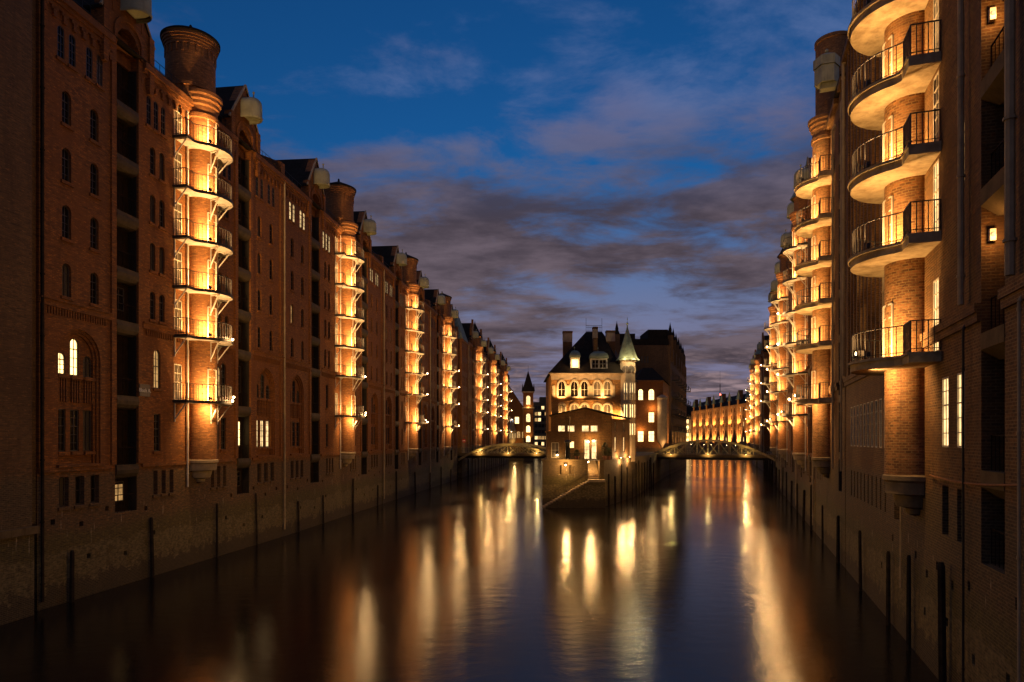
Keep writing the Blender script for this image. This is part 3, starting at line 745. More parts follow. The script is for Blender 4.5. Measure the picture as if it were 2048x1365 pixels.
# ================================================================== RIGHT BANK
S = 1
RW = lambda y: 6.7 + .33 * y
n3 = math.hypot(1, .33)
def modern(name, label, y0, y1, tu, zc, roof, hoists, finspan, decks, near_detail):
    """plain brown brick warehouse with concrete balconies and close-set brick fins"""
    root = place(name, RW(y0), y0, .33, label, 'warehouse'); L = (y1 - y0) * n3
    ops = []; wins = []
    def op(ua, ub, za, zb, d, nx, ny, p, fr='frame_white'): ops.append((ua, ub, za, zb, 0, d)); wins.append(((ua + ub) / 2, za, ub - ua, zb - za, d, nx, ny, p, fr))
    for d in decks: op(tu - 2.75, tu - 2.05, d + .03, d + 2.5, .075, 2, 5, random.choice(('lit_warm', 'lit_warm', 'lit_soft', 'glass_dusty')))
    for a, b in hoists: ops.append((a, b, 4.6, zc - 1.5, 0, .72))
    a, b = finspan; n = max(2, round((b - a) / 1.12)); st = (b - a) / n
    fl = [12.9, 15.9, 18.9, 21.9, 24.9]
    for i in range(n):
        for j, z in enumerate(fl): op(a + st * (i + .5) - .36, a + st * (i + .5) + .36, z, z + 2.1, .075, 1, 4, 'lit_warm' if (near_detail and ((j == 1 and 2 <= i <= 6) or (j == 0 and i in (4, 5)))) else ('lit_soft' if random.random() < .12 else 'glass'))
        op(a + st * (i + .5) - .3, a + st * (i + .5) + .3, 7.6, 9.9, .075, 1, 4, 'glass_dusty'); op(a + st * (i + .5) - .15, a + st * (i + .5) + .15, 4.7, 6.2, .3, 1, 2, 'glass', 'frame_dark')
    if near_detail:
        for uu in (5.75, 7.35):
            op(uu - .38, uu + .38, 7.75, 10.0, .075, 2, 5, 'lit_warm'); op(uu - .36, uu + .36, 4.9, 6.5, .3, 1, 2, 'glass', 'frame_dark')
            for z in (12.9, 15.6, 18.6, 21.6): 
                if uu < 6: op(uu - .36, uu + .36, z, z + 1.9, .09, 2, 5, 'lit_soft' if z == 15.6 else 'glass_dusty', 'frame_dark')
        for (hu, hz) in ((1.4, 3.9), (5.0, 3.6), (6.6, 3.3), (8.3, 3.6), (9.6, 3.1), (11.2, 3.5), (2.0, 1.9), (4.6, 1.6), (7.2, 2.0), (9.9, 1.7), (12.6, 2.1), (15.2, 3.6), (17.6, 2.0)):
            ops.append((hu - .13, hu + .13, hz, hz + .3, 0, .3))
    mb = MB(); wall_grid(mb, 0, L, -1, zc, ops)
    mb.face([(0, 0, -1), (0, -1.2, -1), (0, -1.2, zc), (0, 0, zc)]); mb.face([(L, 0, -1), (L, -1.2, -1), (L, -1.2, zc), (L, 0, zc)])
    hs = sorted(hoists); last = 0
    for (p, q) in hs + [(L, L)]:
        lo, hi = last, p
        if hi - lo > .5:
            mb.box(lo + .01, hi - .01, -.02, .10, 11.25, 11.5); mb.box(lo + .01, hi - .01, -.02, .16, 11.5, 11.75); mb.box(lo, hi, -.2, .3, zc - .35, zc)
        last = q
    wl = mb.build('wall', 'brick_brown', root)
    for i in range(n + 1):
        mb = MB(); mb.box(a + st * i - .15, a + st * i + .15, 0.002, .13, 11.76, zc - .36); mb.build('fin', 'brick_brown', root)
    for (u, z, wd, ht, d, nx, ny, p, fr) in wins: window(root, u, -d + .05, z, wd, ht, 0, nx, ny, p, fr)
    for m, (p, q) in enumerate(hs):
        wd = q - p; uc = (p + q) / 2
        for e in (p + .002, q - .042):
            if not near_detail: mb = MB(); mb.box(e, e + .04, -.7, -.03, 4.6, zc - 1.6); mb.build('shade_lining', 'bay_shade_dark', root)  # same added dark panel, painting shade on the bay side
        lv = [4.6, 7.15, 10.9, 14.85, 17.8, 20.75, 23.7, 26.65]
        for z in lv[1:]:
            mb = MB(); extr_u(mb, [(-.72, -.75), (-.4, -.75), (.02, -.45), (.02, 0), (-.72, 0)], p + .003, q - .003)
            o = mb.build('floor_beam', 'stone_dark', root); o.location.z = z
        for j, z in enumerate(lv):
            zt = (lv[j + 1] - .75 if j < 7 else zc - 1.6)
            dl = inst('loading_door', ldoor_mesh(wd - .01, zt - z), root, (uc, -.74, z))
            if near_detail: window(root, uc - wd * .15, -.64, z + .5, wd * .5, zt - z - .7, 0, 2, 3, 'glass_dusty', 'frame_dark', name='door_light')
    mb = MB(); mb.prism([(0, -1.2), (L, -1.2), (L, -14), (0, -14)], -1, zc); mb.build('rear_wall', 'brick_brown', root)
    mb = MB(); extr_u(mb, [(.3, zc + .01), (.3, zc + .12), (-6, zc + 1.6), (-14, zc + 1.6), (-14, zc + .01)], 0, L); mb.build('roof', 'slate', root)
    stair_turret(root, tu, 'brick_brown_drum', roof, zc, 'corbel_stone', decks, r=.95, door=True)
    for i, d in enumerate(decks): balcony(root, tu, d, 2.1, 3.05, .95, .34, 'concrete', False, .18, 400, star=(i == 0 and not near_detail), lampu=-1.15, outrig=True, br=.02, under=i == 0)
    return root
RDECK = [10.9, 14.85, 17.8, 20.75, 23.7, 26.65]
ra = modern('warehouse', 'brown brick warehouse with smooth concrete balconies, orange cable and brick fins', 15, 42.2, (25.3 - 15) * n3, 31.4, 'none', [(2.2, 3.95), (13.5, 14.9)], (16.2, 26.9), RDECK, True)
for z in (13.4, 19.4):  # small lamps added to brighten the dark bay reveals
    m = MB(); m.box(3.78, 3.93, -.3, -.16, z, z + .32); bl = m.build('added_bay_lamp', 'frame_white', ra); m = MB(); m.ball((3.74, -.23, z + .16), .05); m.build('bulb', 'lit_warm', bl, True)
    lamp(ra, (3.55, -.25, z + .1), 24, (1, .5, .17), .06)
for u, r_, z0 in ((5.0, .085, 11.9), (1.25, .11, 11.9), (16.0, .07, 10.8), (28.2, .09, 11.9)): pipe(ra, u, .2, z0, 31, r_)
pipe(ra, 5.05, .13, .5, 11.2, .035, 'dark_metal'); pipe(ra, .9, .13, 1.5, 11.2, .04, 'pipe_metal'); pipe(ra, 13.2, .1, 2.0, 6.6, .035, 'pipe_metal')
mb = MB(); pts = []
for i in range(31):
    u = 1.0 + 7.9 * i / 30; pts.append((u, .09 + .02 * math.sin(i), 6.95 - .12 * math.sin(math.pi * i / 30) - .02 * u))
mb.path(pts, .03, 6); rp = mb.build('cable', 'rope', ra); rp['label'] = 'orange cable strung along the wall'
rb = modern('warehouse', 'brown brick warehouse with tall plain round tower and concrete balconies', 42.4, 58.4, (50 - 42.4) * n3, 30.6, 'plain', [(1.4, 2.9)], (11.6, 16.0), RDECK, False)
for u in (.25, 4.2): pipe(rb, u, .2, 6.0, 29, .07)
# hexagonal winch hood on the tall tower's roof edge
mb = MB()
def hexa(k, cy=.8): return [(2.2 + .78 * k * math.cos(R(60 * i + 30)), cy + .78 * k * math.sin(R(60 * i + 30))) for i in range(6)]
for (z0, k0), (z1, k1) in (((31.2, .95), (32.3, .95)), ((32.3, 1.05), (32.9, 1.05)), ((32.9, 1.05), (33.3, .1))):
    a, b = hexa(k0), hexa(k1)
    for i in range(6): mb.face([(*a[i], z0), (*a[(i + 1) % 6], z0), (*b[(i + 1) % 6], z1), (*b[i], z1)])
mb.ball((2.2, .8, 33.45), .12); mb.face([(*p, 31.25) for p in hexa(.95)]); mb.box(1.9, 2.5, -.4, 1.2, 30.9, 31.25); mb.build('hoist_hood', 'cream_paint', rb)
rr = [(58.6, 17.9, 'copper', 'old red brick warehouse next to the plain round tower, iron bracket balconies'), (75.8, 27.5, 'cone', 'old red brick warehouse, second after the plain round tower'), (102.2, 18.5, 'cone', 'old red brick warehouse at the right end of the arched bridge')]
tus = [67, 91.5, 114.5]
for (yy, LL, rf, lab), ty in zip(rr, tus):
    old_warehouse('warehouse', lab, RW(yy), yy, .33, LL, (ty - yy) * n3, {}, True, rf, power=260 + yy * 1.2, stars=4, outrig=True, lsd=.08, brick='brick_red')
for yy, LL, ty, lab in ((168, 36, 191, 'copper roofed brick warehouse beyond the right arched bridge'), (203, 30, 217, 'copper roofed brick warehouse at the bend of the right canal')):
    old_warehouse('warehouse', lab, 6.7 + .33 * yy - (yy - 168) * .03, yy, .31, LL, (ty - yy) * 1.05, {}, True, 'copper', power=560, stars=5, outrig=True, lsd=.10, gable='step')
root = place('quay_house', RW(128), 128, .33, 'dark brick house set back between right bridge and copper roofed warehouses', 'building')
mb = MB(); ops = [(1.5 + 3.2 * i, 2.6 + 3.2 * i, 7 + 3.2 * j, 9 + 3.2 * j, 0, .25) for i in range(12) for j in range(6)]
wall_grid(mb, 0, 41, -1, 27, ops, -3); mb.prism([(0, -3.3), (41, -3.3), (41, -14), (0, -14)], -1, 27); mb.build('wall', 'brick_red', root)
for o in ops: window(root, (o[0] + o[1]) / 2, -3.2, o[2], 1.1, 2, 0, 2, 3, random.choice(('glass', 'glass', 'glass', 'lit_soft')))
mb = MB(); extr_u(mb, [(-2.7, 27.02), (-8, 32), (-14, 27.02)], 0, 41); mb.build('roof', 'slate', root)
mb = MB(); mb.box(0, 41, -2.99, -.3, -1, 5); mb.build('quay', 'brick_quay', root)

# ================================================================== ISLAND WITH THE WATER CASTLE
S = 1
class Facade:
    """a wall between two plan points, outward side on the right of p0 -> p1"""
    def __init__(s, root, p0, p1, z0, z1, material, name='wall'):
        s.root, s.z0, s.z1, s.m, s.name = root, z0, z1, material, name
        d = Vector((p1[0] - p0[0], p1[1] - p0[1])); s.L = d.length; d.normalize(); s.d = d; s.n = Vector((d.y, -d.x)); s.p = Vector(p0)
        s.rz = math.atan2(s.n.y, s.n.x) - math.pi / 2; s.mb = MB(); s.ops = []; s.w = []
    def pt(s, u, w): q = s.p + s.d * u + s.n * w; return (q.x, q.y)
    def win(s, ua, ub, za, zb, rise=0, d=.22, nx=2, ny=3, pane='glass', frame='frame_dark', point=False):
        s.ops.append((ua, ub, za, zb, rise, d, point)); s.w.append((ua, ub, za, zb, rise, d, nx, ny, pane, frame, point))
    def box(s, u0, u1, w0, w1, z0, z1): s.mb.box(u0, u1, w0, w1, z0, z1)
    def done(s):
        wall_grid(s.mb, 0, s.L, s.z0, s.z1, s.ops)
        uvs = []
        s.mb.v = [(*s.pt(u, w), z) for u, w, z in s.mb.v]
        o = s.mb.build(s.name, s.m, s.root)
        for (ua, ub, za, zb, rise, d, nx, ny, pane, frame, point) in s.w:
            x, y = s.pt((ua + ub) / 2, -d + .05); window(s.root, x, y, za, ub - ua, zb - za, rise, nx, ny, pane, frame, s.rz, point=point)
        return o
def local(root, pts): return [(x - root.location.x, y - root.location.y) for x, y in pts]
def origin(name, x, y, label, cat, z=0, group=None): return empty(name, (x, y, z), 0, label, cat, group)

# --- quay of the island (retaining walls with niche, notch for the stair)
Q = 5.45
root = origin('island_quay', 3.6, 81, 'tall mossy brick quay wall of the island with a lit niche and notch', 'quay')
f = Facade(root, (0, 0), (7.3, 0), -1, Q, 'brick_quay', 'front_wall')
f.ops += [(1.75, 3.85, 3.8, 5.05, .3, .8), (5.4, 6.8, 3.25, Q, 0, 4.2)]; f.mb.box(1.75, 3.85, -.95, -.8, 3.7, 5.1)
f.mb.box(2.3, 3.25, -.79, -.45, 3.8, 4.95)
f.mb.face([(5.4, 0, 3.24), (6.8, 0, 3.24), (6.8, -4.2, 3.24), (5.4, -4.2, 3.24)]); f.done()
side = local(root, [(10.9, 81), (16.8, 94.5), (25.0, 121), (34, 150), (52.5, 206)])
for a, b in zip(side, side[1:]): Facade(root, a, b, -1, Q, 'brick_quay', 'side_wall').done()
ls = local(root, [(9.8, 150), (3.6, 81)]); Facade(root, ls[0], ls[1], -1, Q, 'brick_quay', 'side_wall').done()
mb = MB(); top = local(root, [(3.6, 85.2), (12.75, 85.2), (16.8, 94.5), (25, 121), (34, 150), (52.5, 206), (9.8, 206), (9.8, 150)])
mb.face([(*p, Q) for p in top]); mb.face([(*p, Q) for p in local(root, [(3.6, 81), (9.0, 81), (9.0, 85.2), (3.6, 85.2)])]); mb.face([(*p, Q) for p in local(root, [(10.4, 81), (10.9, 81), (12.75, 85.2), (10.4, 85.2)])])
mb.build('terrace_paving', 'stone_dark', root)
mb = MB(); mb.box(-.08, 5.4, -.12, .3, Q, Q + .16); mb.box(6.8, 7.4, -.12, .3, Q, Q + .16)
mb.build('coping', 'stone_dark', root)
# stair down to the water: every step its own stone
st = origin('quay_stair', 9.0, 81, 'worn stone stair running down the island quay wall to the water', 'stairs')
mb = MB(); mb.box(0, 1.4, .0, 1.0, 0, 1) 
stp = MB(); stp.box(0, 1.38, -.03, .34, -.16, 0); sm = stp.mesh('step', 'stone')
for i in range(12): inst('step', sm, st, (.01, .1 + i * .33, 3.27 + (i + 1) * .172))
stp = MB(); stp.box(-.34, 0, -1.3, -.02, -.15, 0); sm2 = stp.mesh('step', 'stone')
for i in range(18): inst('step', sm2, st, (-i * .30, 0, 3.27 - (i + 1) * .172))
mb = MB(); mb.box(0, 1.9, -1.3, -.003, 3.0, 3.27); mb.build('landing', 'stone', st)
mb = MB(); pl = [(1.9, -1), (1.9, 2.98), (0, 2.98)]
for i in range(18): pl += [(-i * .30, 3.27 - (i + 1) * .172 - .16), (-(i + 1) * .30, 3.27 - (i + 1) * .172 - .16)]
pl += [(-5.4, -1)]; mb.extr(pl, -1.25, -.004); mb.build('stair_wall', 'brick_quay', st)
mb = MB()
for (x0, z0), (x1, z1) in (((.05, 4.2), (.05, 6.2)),):
    mb.bar((x0, -.1, 3.3), (x0, -.1, 4.2), .025); mb.bar((x0, -.1, 4.2), (x0, 4.1, 6.4), .025); mb.bar((1.33, -.1, 3.3), (1.33, -.1, 4.2), .025); mb.bar((1.33, -.1, 4.2), (1.33, 4.1, 6.4), .025)
for i in (1, 5, 9, 13): mb.bar((-i * .3, -.08, 3.2 - i * .172), (-i * .3, -.08, 4.2 - i * .172), .02)
mb.bar((0, -.08, 4.2), (-5.1, -.08, 4.2 - 17 * .172), .02); mb.build('handrail', 'dark_metal', st)

def wall_lamp(x, y, z, power, label, r=.09, col=(1, .56, .2), off=(0, -.45, -.1)):
    o = origin('wall_lamp', x, y, label, 'lamp', z, None)
    m = MB(); m.lathe(0, 0, [(0, .16), (.16, .08), (.17, .02), (.02, .02)], 12); m.bar((0, 0, .1), (0, .22, .16), .02); m.build('shade', 'dark_metal', o)
    m = MB(); m.ball((0, 0, -.03), r); m.build('bulb', 'bulb', o, True)
    lamp(o, off, power, col, .1)
    return o
wall_lamp(6.35, 80.75, 5.0, 420, 'shaded lamp over the niche in the island quay wall')
wall_lamp(9.08, 81.5, 5.35, 300, 'small lamp at the top of the quay stair', off=(.3, 0, -.15))

# --- gabled front house
fh = origin('gabled_house', 4.9, 86, 'small brick cafe house with low gable standing before the water castle', 'house')
H0 = [(4.9, 86), (12.6, 86), (16.1, 93.4), (5.6, 93.4)]; h = local(fh, H0)
f = Facade(fh, h[0], h[1], Q, 10.6, 'brick_brown')
for px in (1.35, 2.55, 4.35, 5.45): f.win(px - .45, px + .45, 8.95, 9.75, 0, .15, 2, 1, 'lit_warm', 'frame_white')
f.win(2.15, 2.95, 6.9, 7.75, 0, .15, 2, 2, 'lit_strong', 'frame_white'); f.win(4.2, 4.9, 5.5, 8.0, 0, .2, 2, 2, 'lit_warm', 'frame_dark'); f.win(5.1, 5.8, 5.5, 8.0, 0, .2, 2, 3, 'lit_warm', 'frame_dark')
f.done()
f = Facade(fh, h[1], h[2], Q, 10.6, 'brick_brown')
for u in (1.5, 5.4):
    for z in (6.4, 9.0): f.win(u - .35, u + .35, z, z + (1.9 if z < 7 else 1.2), 0, .15, 2, 3, 'lit_warm' if z < 7 else 'glass', 'frame_white')
f.done()
Facade(fh, h[3], h[0], Q, 10.6, 'brick_brown').done()
mb = MB(); pk = local(fh, [(9.2, 86)])[0]
mb.extr([(0, 10.6), (7.7, 10.6), (7.7, 10.9), (pk[0], 11.85), (0, 11.0)], -.3, .02); mb.v = [(a, -b, c) for a, b, c in mb.v]; mb.build('gable', 'brick_brown', fh)
mb = MB(); bk = local(fh, [(10.6, 93.4)])[0]
A, B, C2, D = (-.25, -.25, 11.05), (pk[0], -.25, 12.05), (bk[0], 7.4, 12.05), (.6, 7.4, 11.05); E_, F_ = (7.95, -.25, 11.0), (11.4, 7.4, 10.9)
for q in ([A, B, C2, D], [B, E_, F_, C2]): mb.face(q); mb.face([(x, y, z - .14) for x, y, z in reversed(q)])
for q in ((A, B), (B, E_), (E_, F_)): mb.face([q[0], q[1], (q[1][0], q[1][1], q[1][2] - .14), (q[0][0], q[0][1], q[0][2] - .14)])
mb.build('roof', 'slate', fh)
mb = MB(); mb.box(.15, .95, .35, 1.1, 10.5, 12.6); mb.box(.08, 1.02, .28, 1.17, 12.6, 12.75); mb.build('chimney', 'brick_brown', fh)
f = Facade(fh, (-.55, -1.1), (2.05, -1.1), Q, 8.85, 'brick_grey', 'annex_wall'); f.win(.55, 1.5, 5.7, 7.6, 0, .25, 2, 2, 'glass_dusty', 'frame_white'); f.done()
mb = MB(); mb.prism([(-.55, -.85), (2.05, -.85), (2.05, -.02), (-.55, -.02)], Q, 8.85); mb.prism([(-.7, -1.25), (2.2, -1.25), (2.2, -.02), (-.7, -.02)], 8.86, 9.0); mb.build('annex', 'brick_grey', fh)
pipe(fh, 2.35, -.12, Q, 10.5, .05)
wall_lamp(9.55, 85.6, 7.75, 130, 'bright shaded lamp left of the cafe door', .13, off=(0, -.4, .0))
wall_lamp(10.25, 85.6, 7.85, 110, 'bright shaded lamp right of the cafe door', .13, off=(0, -.4, .0))
wall_lamp(5.6, 84.5, 6.1, 70, 'low lamp before the annex window of the cafe house', .10)
for i, t in enumerate((.24, .74)):
    x = 12.6 + 3.5 * t + .55; y = 86 + 7.4 * t - .1
    o = origin('uplight', x, y, 'small uplight at the side wall of the cafe house', 'lamp', Q + .1, 'cafe house side wall uplights')
    m = MB(); m.box(-.1, .1, -.1, .1, -.1, .06); m.build('housing', 'dark_metal', o); m = MB(); m.ball((0, 0, .08), .05); m.build('bulb', 'bulb', o, True)
    lamp(o, (-.05, 0, .25), 200); lamp(o, (.25, -.12, -.4), 260)
# terrace furniture: railing, vent pillar, planters with shrubs
o = origin('terrace_railing', 6.7, 81.6, 'low iron railing along the cafe terrace edge', 'railing', Q)
for i in range(9):
    m = MB(); m.bar((i * .28, 0, 0), (i * .28, 0, .85), .018); m.build('bar', 'dark_metal', o)
m = MB(); m.bar((0, 0, .85), (2.24, 0, .85), .03); m.bar((0, 0, .2), (2.24, 0, .2), .02); m.build('top_rail', 'dark_metal', o)
o = origin('vent_pillar', 6.75, 82.6, 'thick dark vent pillar with mushroom cap on the island tip', 'pillar', Q)
m = MB(); m.lathe(0, 0, [(.36, 0), (.36, .12), (.28, .18), (.27, 2.1), (.3, 2.15)], 20); m.build('shaft', 'dark_metal', o, True)
m = MB(); m.lathe(0, 0, [(.28, 2.14), (.46, 2.18), (.46, 2.3), (.3, 2.46), (0, 2.5)], 20); m.build('cap', 'dark_metal', o, True)
def shrub(x, y, z, r, hgt, n, label, seed):
    o = origin('potted_shrub', x, y, label, 'plant', z, 'potted shrubs on the cafe terrace'); rn = random.Random(seed)
    m = MB(); m.lathe(0, 0, [(.18, 0), (.26, .4), (.29, .42), (.29, .48), (.2, .47), (0, .46)], 14); m.build('pot', 'terracotta', o, True)
    m = MB(); m.bar((0, 0, .4), (.02, .03, hgt * .7), .025)
    for i in range(6): a = rn.random() * 6.28; m.bar((0, 0, .5 + .1 * i), (r * .7 * math.cos(a), r * .7 * math.sin(a), .75 + (hgt - .8) * rn.random()), .012)
    m.build('stem', 'timber', o)
    m = MB()
    for i in range(n):
        a, b, q = rn.random() * 6.28, rn.random() * 3.14, rn.random() ** .4
        c = Vector((r * q * math.cos(a) * math.sin(b), r * q * math.sin(a) * math.sin(b), hgt * .62 + hgt * .38 * q * math.cos(b)))
        u = Vector((rn.gauss(0, 1), rn.gauss(0, 1), rn.gauss(0, 1))).normalized() * .09; v = u.cross(Vector((rn.gauss(0, 1), rn.gauss(0, 1), rn.gauss(0, 1)))).normalized() * .045
        m.face([c - u, c + v, c + u, c - v])
    m.build('foliage', 'leaf', o)
shrub(11.5, 84.6, Q, .5, 2.2, 420, 'tall leafy shrub in terracotta pot right of the cafe door', 3)
shrub(12.05, 84.9, Q, .4, 1.6, 300, 'shorter leafy shrub in terracotta pot by the cafe corner', 4)
shrub(8.0, 84.2, Q, .4, 1.3, 260, 'low shrub in terracotta pot behind the terrace railing', 5)

# --- main building of the water castle
wc = origin('water_castle', 5.4, 94, 'lit castle like brick house with hipped roof, dormers and clock turret', 'building')
ZE = 17.1
f = Facade(wc, (0, 0), (9.6, 0), Q, ZE - .9, 'brick_yellow')
for a in (1.45, 3.2, 4.6, 6.35, 7.75):
    f.win(a - .52, a + .52, 13.9, 16.1, .75, .28, 2, 2, 'glass' if a < 6 else 'glass_dusty', 'frame_white', True)
    f.win(a - .52, a + .52, 10.8, 12.9, .55, .28, 2, 2, 'glass_dusty', 'frame_white')
for i in range(28):
    z = 10.2 + i * .215
    if not (13.0 < z < 13.6): f.box(0, .55, 0, .035, z, z + .16); f.box(8.45, 9.3, 0, .035, z, z + .16)
f.box(0, 9.6, 0, .08, 13.2, 13.45); f.done()
mb = MB()
for a in (1.45, 3.2, 4.6, 6.35, 7.75):
    arch_ring(mb, a - .72, a + .72, 13.85, 16.3, .95, .19, .0, .09, True); arch_ring(mb, a - .7, a + .7, 10.8, 13.08, .7, .17, .0, .09)
    mb.box(a - .62, a + .62, 0, .14, 13.7, 13.86)
for a in (.35, 2.32, 5.47, 8.55): mb.box(a - .2, a + .2, 0, .1, 13.86, 15.4)
mb.v = [(x, -y, z) for x, y, z in mb.v]; mb.build('window_surround', 'stone', wc)
mb = MB(); mb.box(0, 9.6, -.4, .03, ZE - .895, ZE - .25); mb.box(-.15, 9.7, -.4, .2, ZE - .25, ZE - .1); mb.box(-.3, 9.8, -.4, .36, ZE - .1, ZE)
mb.v = [(x, -y, z) for x, y, z in mb.v]; mb.build('cornice', 'plaster', wc)
for a, b in (((0, 15), (0, 0)), ((9.6, 0), (14.4, 15)), ((14.4, 15), (0, 15))): Facade(wc, a, b, Q, ZE, 'brick_yellow', 'wall').done()
mb = MB(); e = [(-.4, -.45), (10.0, -.45), (14.9, 15.4), (-.4, 15.4)]; rg = [(5.35, 5.0), (7.65, 5.0), (9.0, 10.5), (5.4, 10.5)]
for i in range(4): mb.face([(*e[i], ZE + .01), (*e[(i + 1) % 4], ZE + .01), (*rg[(i + 1) % 4], 23.6), (*rg[i], 23.6)])
mb.face([(*p, 23.6) for p in rg]); mb.face([(*p, ZE + .01) for p in e]); mb.build('roof', 'slate', wc)
mb = MB()
for z in (23.7, 24.2, 24.5): mb.bar((5.35, 5.1, z), (7.65, 5.1, z), .03)
for i in range(9): mb.bar((5.35 + 2.3 * i / 8, 5.1, 23.6), (5.35 + 2.3 * i / 8, 5.1, 24.5 if i not in (0, 8) else 25.6), .03)
mb.build('roof_cresting', 'dark_metal', wc)
for (x, y, a, z0, z1) in ((2.6, 4.5, .65, 18, 23.3), (8.7, 4.0, .6, 18, 23.3), (6.35, 2.6, .3, 19, 23.6)):
    mb = MB(); mb.box(x - a, x + a, y - .5, y + .5, z0, z1); mb.box(x - a - .06, x + a + .06, y - .56, y + .56, z1, z1 + .25); mb.build('chimney', 'brick_brown', wc); mb = MB(); mb.box(x - a - .02, x + a + .02, y - .52, y + .52, z1 - 1.3, z1 - .06); mb.build('chimney_band', 'plaster', wc)
def dormer(x, wd, z0, z1, pane, n):
    m = MB(); h = wd / 2
    m.box(x - h, x + h, .1, 3.2, z0 - .5, z0); m.box(x - h, x - h + .12, .1, 3.2, z0, z1); m.box(x + h - .12, x + h, .1, 3.2, z0, z1); m.box(x - h, x + h, .1, 3.2, z1, z1 + .15); d = m.build('dormer', 'frame_white', wc)
    m = MB(); prof = [(1, .15), (1.12, .2), (1.1, .5), (.95, .85), (.6, 1.15), (.05, 1.3)]
    for (k0, a), (k1, b) in zip(prof, prof[1:]):
        r0 = [(x - h * k0, 1.3 - 1.3 * k0), (x + h * k0, 1.3 - 1.3 * k0), (x + h * k0, 3.2), (x - h * k0, 3.2)]; r1 = [(x - h * k1, 1.3 - 1.3 * k1), (x + h * k1, 1.3 - 1.3 * k1), (x + h * k1, 3.2), (x - h * k1, 3.2)]
        for i in (0, 1, 3): j = (i + 1) % 4; m.face([(*r0[i], z1 + a), (*r0[j], z1 + a), (*r1[j], z1 + b), (*r1[i], z1 + b)])
    m.bar((x, 1.25, z1 + 1.25), (x, 1.25, z1 + 1.9), .03); m.ball((x, 1.25, z1 + 1.7), .09)
    m.build('dormer_roof', 'copper', wc)
    ww = (wd - .24) / n
    for i in range(n): window(wc, x - h + .12 + ww * (i + .5), .18, z0, ww - .06, z1 - z0, 0, 2 if n > 1 else 1, 2 if n > 1 else 1, pane, 'frame_white', math.pi)
dormer(3.3, 1.3, 17.7, 19.1, 'lit_strong', 1); dormer(6.6, 2.3, 17.8, 19.0, 'glass', 2)
lamp(wc, (3.3, -.35, 18.4), 70)
# clock turret on the corner
tx, ty = 10.55, .45
mb = MB(); mb.lathe(tx, ty, [(1.1, Q - .5), (1.1, 18.6), (1.25, 18.7), (1.25, 18.9)], 8, 22.5, 382.5); mb.build('turret_wall', 'plaster', wc)
mb = MB(); mb.lathe(tx, ty, [(1.75, 18.85), (1.42, 19.2), (1.15, 19.9), (.66, 21.5), (.1, 23.4), (.06, 23.9)], 8, 22.5, 382.5); mb.ball((tx, ty, 24.0), .16); mb.bar((tx, ty, 24), (tx, ty, 24.9), .03); mb.ball((tx, ty, 24.6), .08); mb.build('spire', 'copper', wc)
for a in (-112.5, -67.5, -22.5):
    c, s_ = math.cos(R(a)), math.sin(R(a)); q = 1.1 * math.cos(R(22.5))
    for z, hh, p in ((8.5, 1.6, 'lit_strong'), (10.9, 1.8, 'lit_strong'), (13.3, .9, 'lit_soft'), (11.0, .1, None)):
        if p: window(wc, tx + (q + .07) * c, ty + (q + .07) * s_, z + .1, .52, hh, 0, 1, 3, p, 'frame_white', R(a - 90))
    window(wc, tx + (q + .07) * c, ty + (q + .07) * s_, 14.35, .52, 1.5, .26, 1, 2, 'lit_warm', 'frame_white', R(a - 90))
    m = MB(); m.lathe(0, 0, [(0, 0), (.5, 0), (.5, .06), (.43, .07), (0, .07)], 20); m.v = [(x, z, y) for x, y, z in m.v]
    m.bar((0, .09, 0), (.02, .09, .26), .02); m.bar((0, .09, 0), (.2, .09, .05), .02)
    ck = inst('clock_face', m.mesh('clock_face', 'lit_soft' if a > -60 else 'sign_plate'), wc, (tx + q * c, ty + q * s_, 17.6), R(a - 90))
for a in (-112.5, -67.5, -22.5): lamp(wc, (tx + 2.0 * math.cos(R(a)), ty + 2.0 * math.sin(R(a)), 18.95), 170, (1, .75, .38))
for x, p in ((.7, 700), (3.9, 700), (7.0, 700), (9.2, 600)): lamp(wc, (x, -1.0, 10.4), p * 4, (1, .57, .21), .15, 'SPOT', (0, .35, 1), 120)
for x in (1.4, 3.9, 7.05): lamp(wc, (x, -1.0, 13.3), 2000, (1, .57, .22), .1, 'SPOT', (0, .25, 1), 130)

# --- lit side building and the warehouse block behind it
sb = origin('side_building', 25.6, 141, 'orange lit brick building with arched windows beside the clock turret', 'building')
f = Facade(sb, (0, 0), (5.6, 0), Q, 20.2, 'brick_red')
for (u, z, w_, hh, ri, p) in ((1.0, 16.1, 1.0, 2.3, .5, 'lit_strong'), (3.2, 16.1, 1.2, 2.3, .6, 'lit_strong'), (3.2, 11.5, 1.2, 2.1, 0, 'lit_strong'), (1.0, 7.5, 1.2, 2.2, 0, 'lit_strong'), (3.2, 7.5, 1.2, 2.2, 0, 'lit_strong'), (5.0, 11.8, .6, 1.6, 0, 'lit_warm'), (5.0, 7.8, .6, 1.5, 0, 'lit_warm')):
    f.win(u - w_ / 2, u + w_ / 2, z, z + hh, ri, .2, 2, 3, p, 'frame_white')
f.box(0, 5.6, 0, .3, 19.8, 20.2); f.done()
f = Facade(sb, (5.6, 0), (10.2, 14.5), Q, 20.2, 'brick_red')
for i in range(5):
    for z in (7, 11.5, 15.5): f.win(1.5 + i * 2.7, 2.4 + i * 2.7, z, z + 2.2, .45, .25, 2, 3, 'lit_warm', 'frame_white')
f.done()
mb = MB(); e = [(-.3, -.3), (5.9, -.3), (10.5, 14.5), (-.3, 14.5)]; rg = [(2, 2.5), (4, 2.5), (7, 13), (2, 13)]
for i in range(4): mb.face([(*e[i], 20.21), (*e[(i + 1) % 4], 20.21), (*rg[(i + 1) % 4], 23), (*rg[i], 23)])
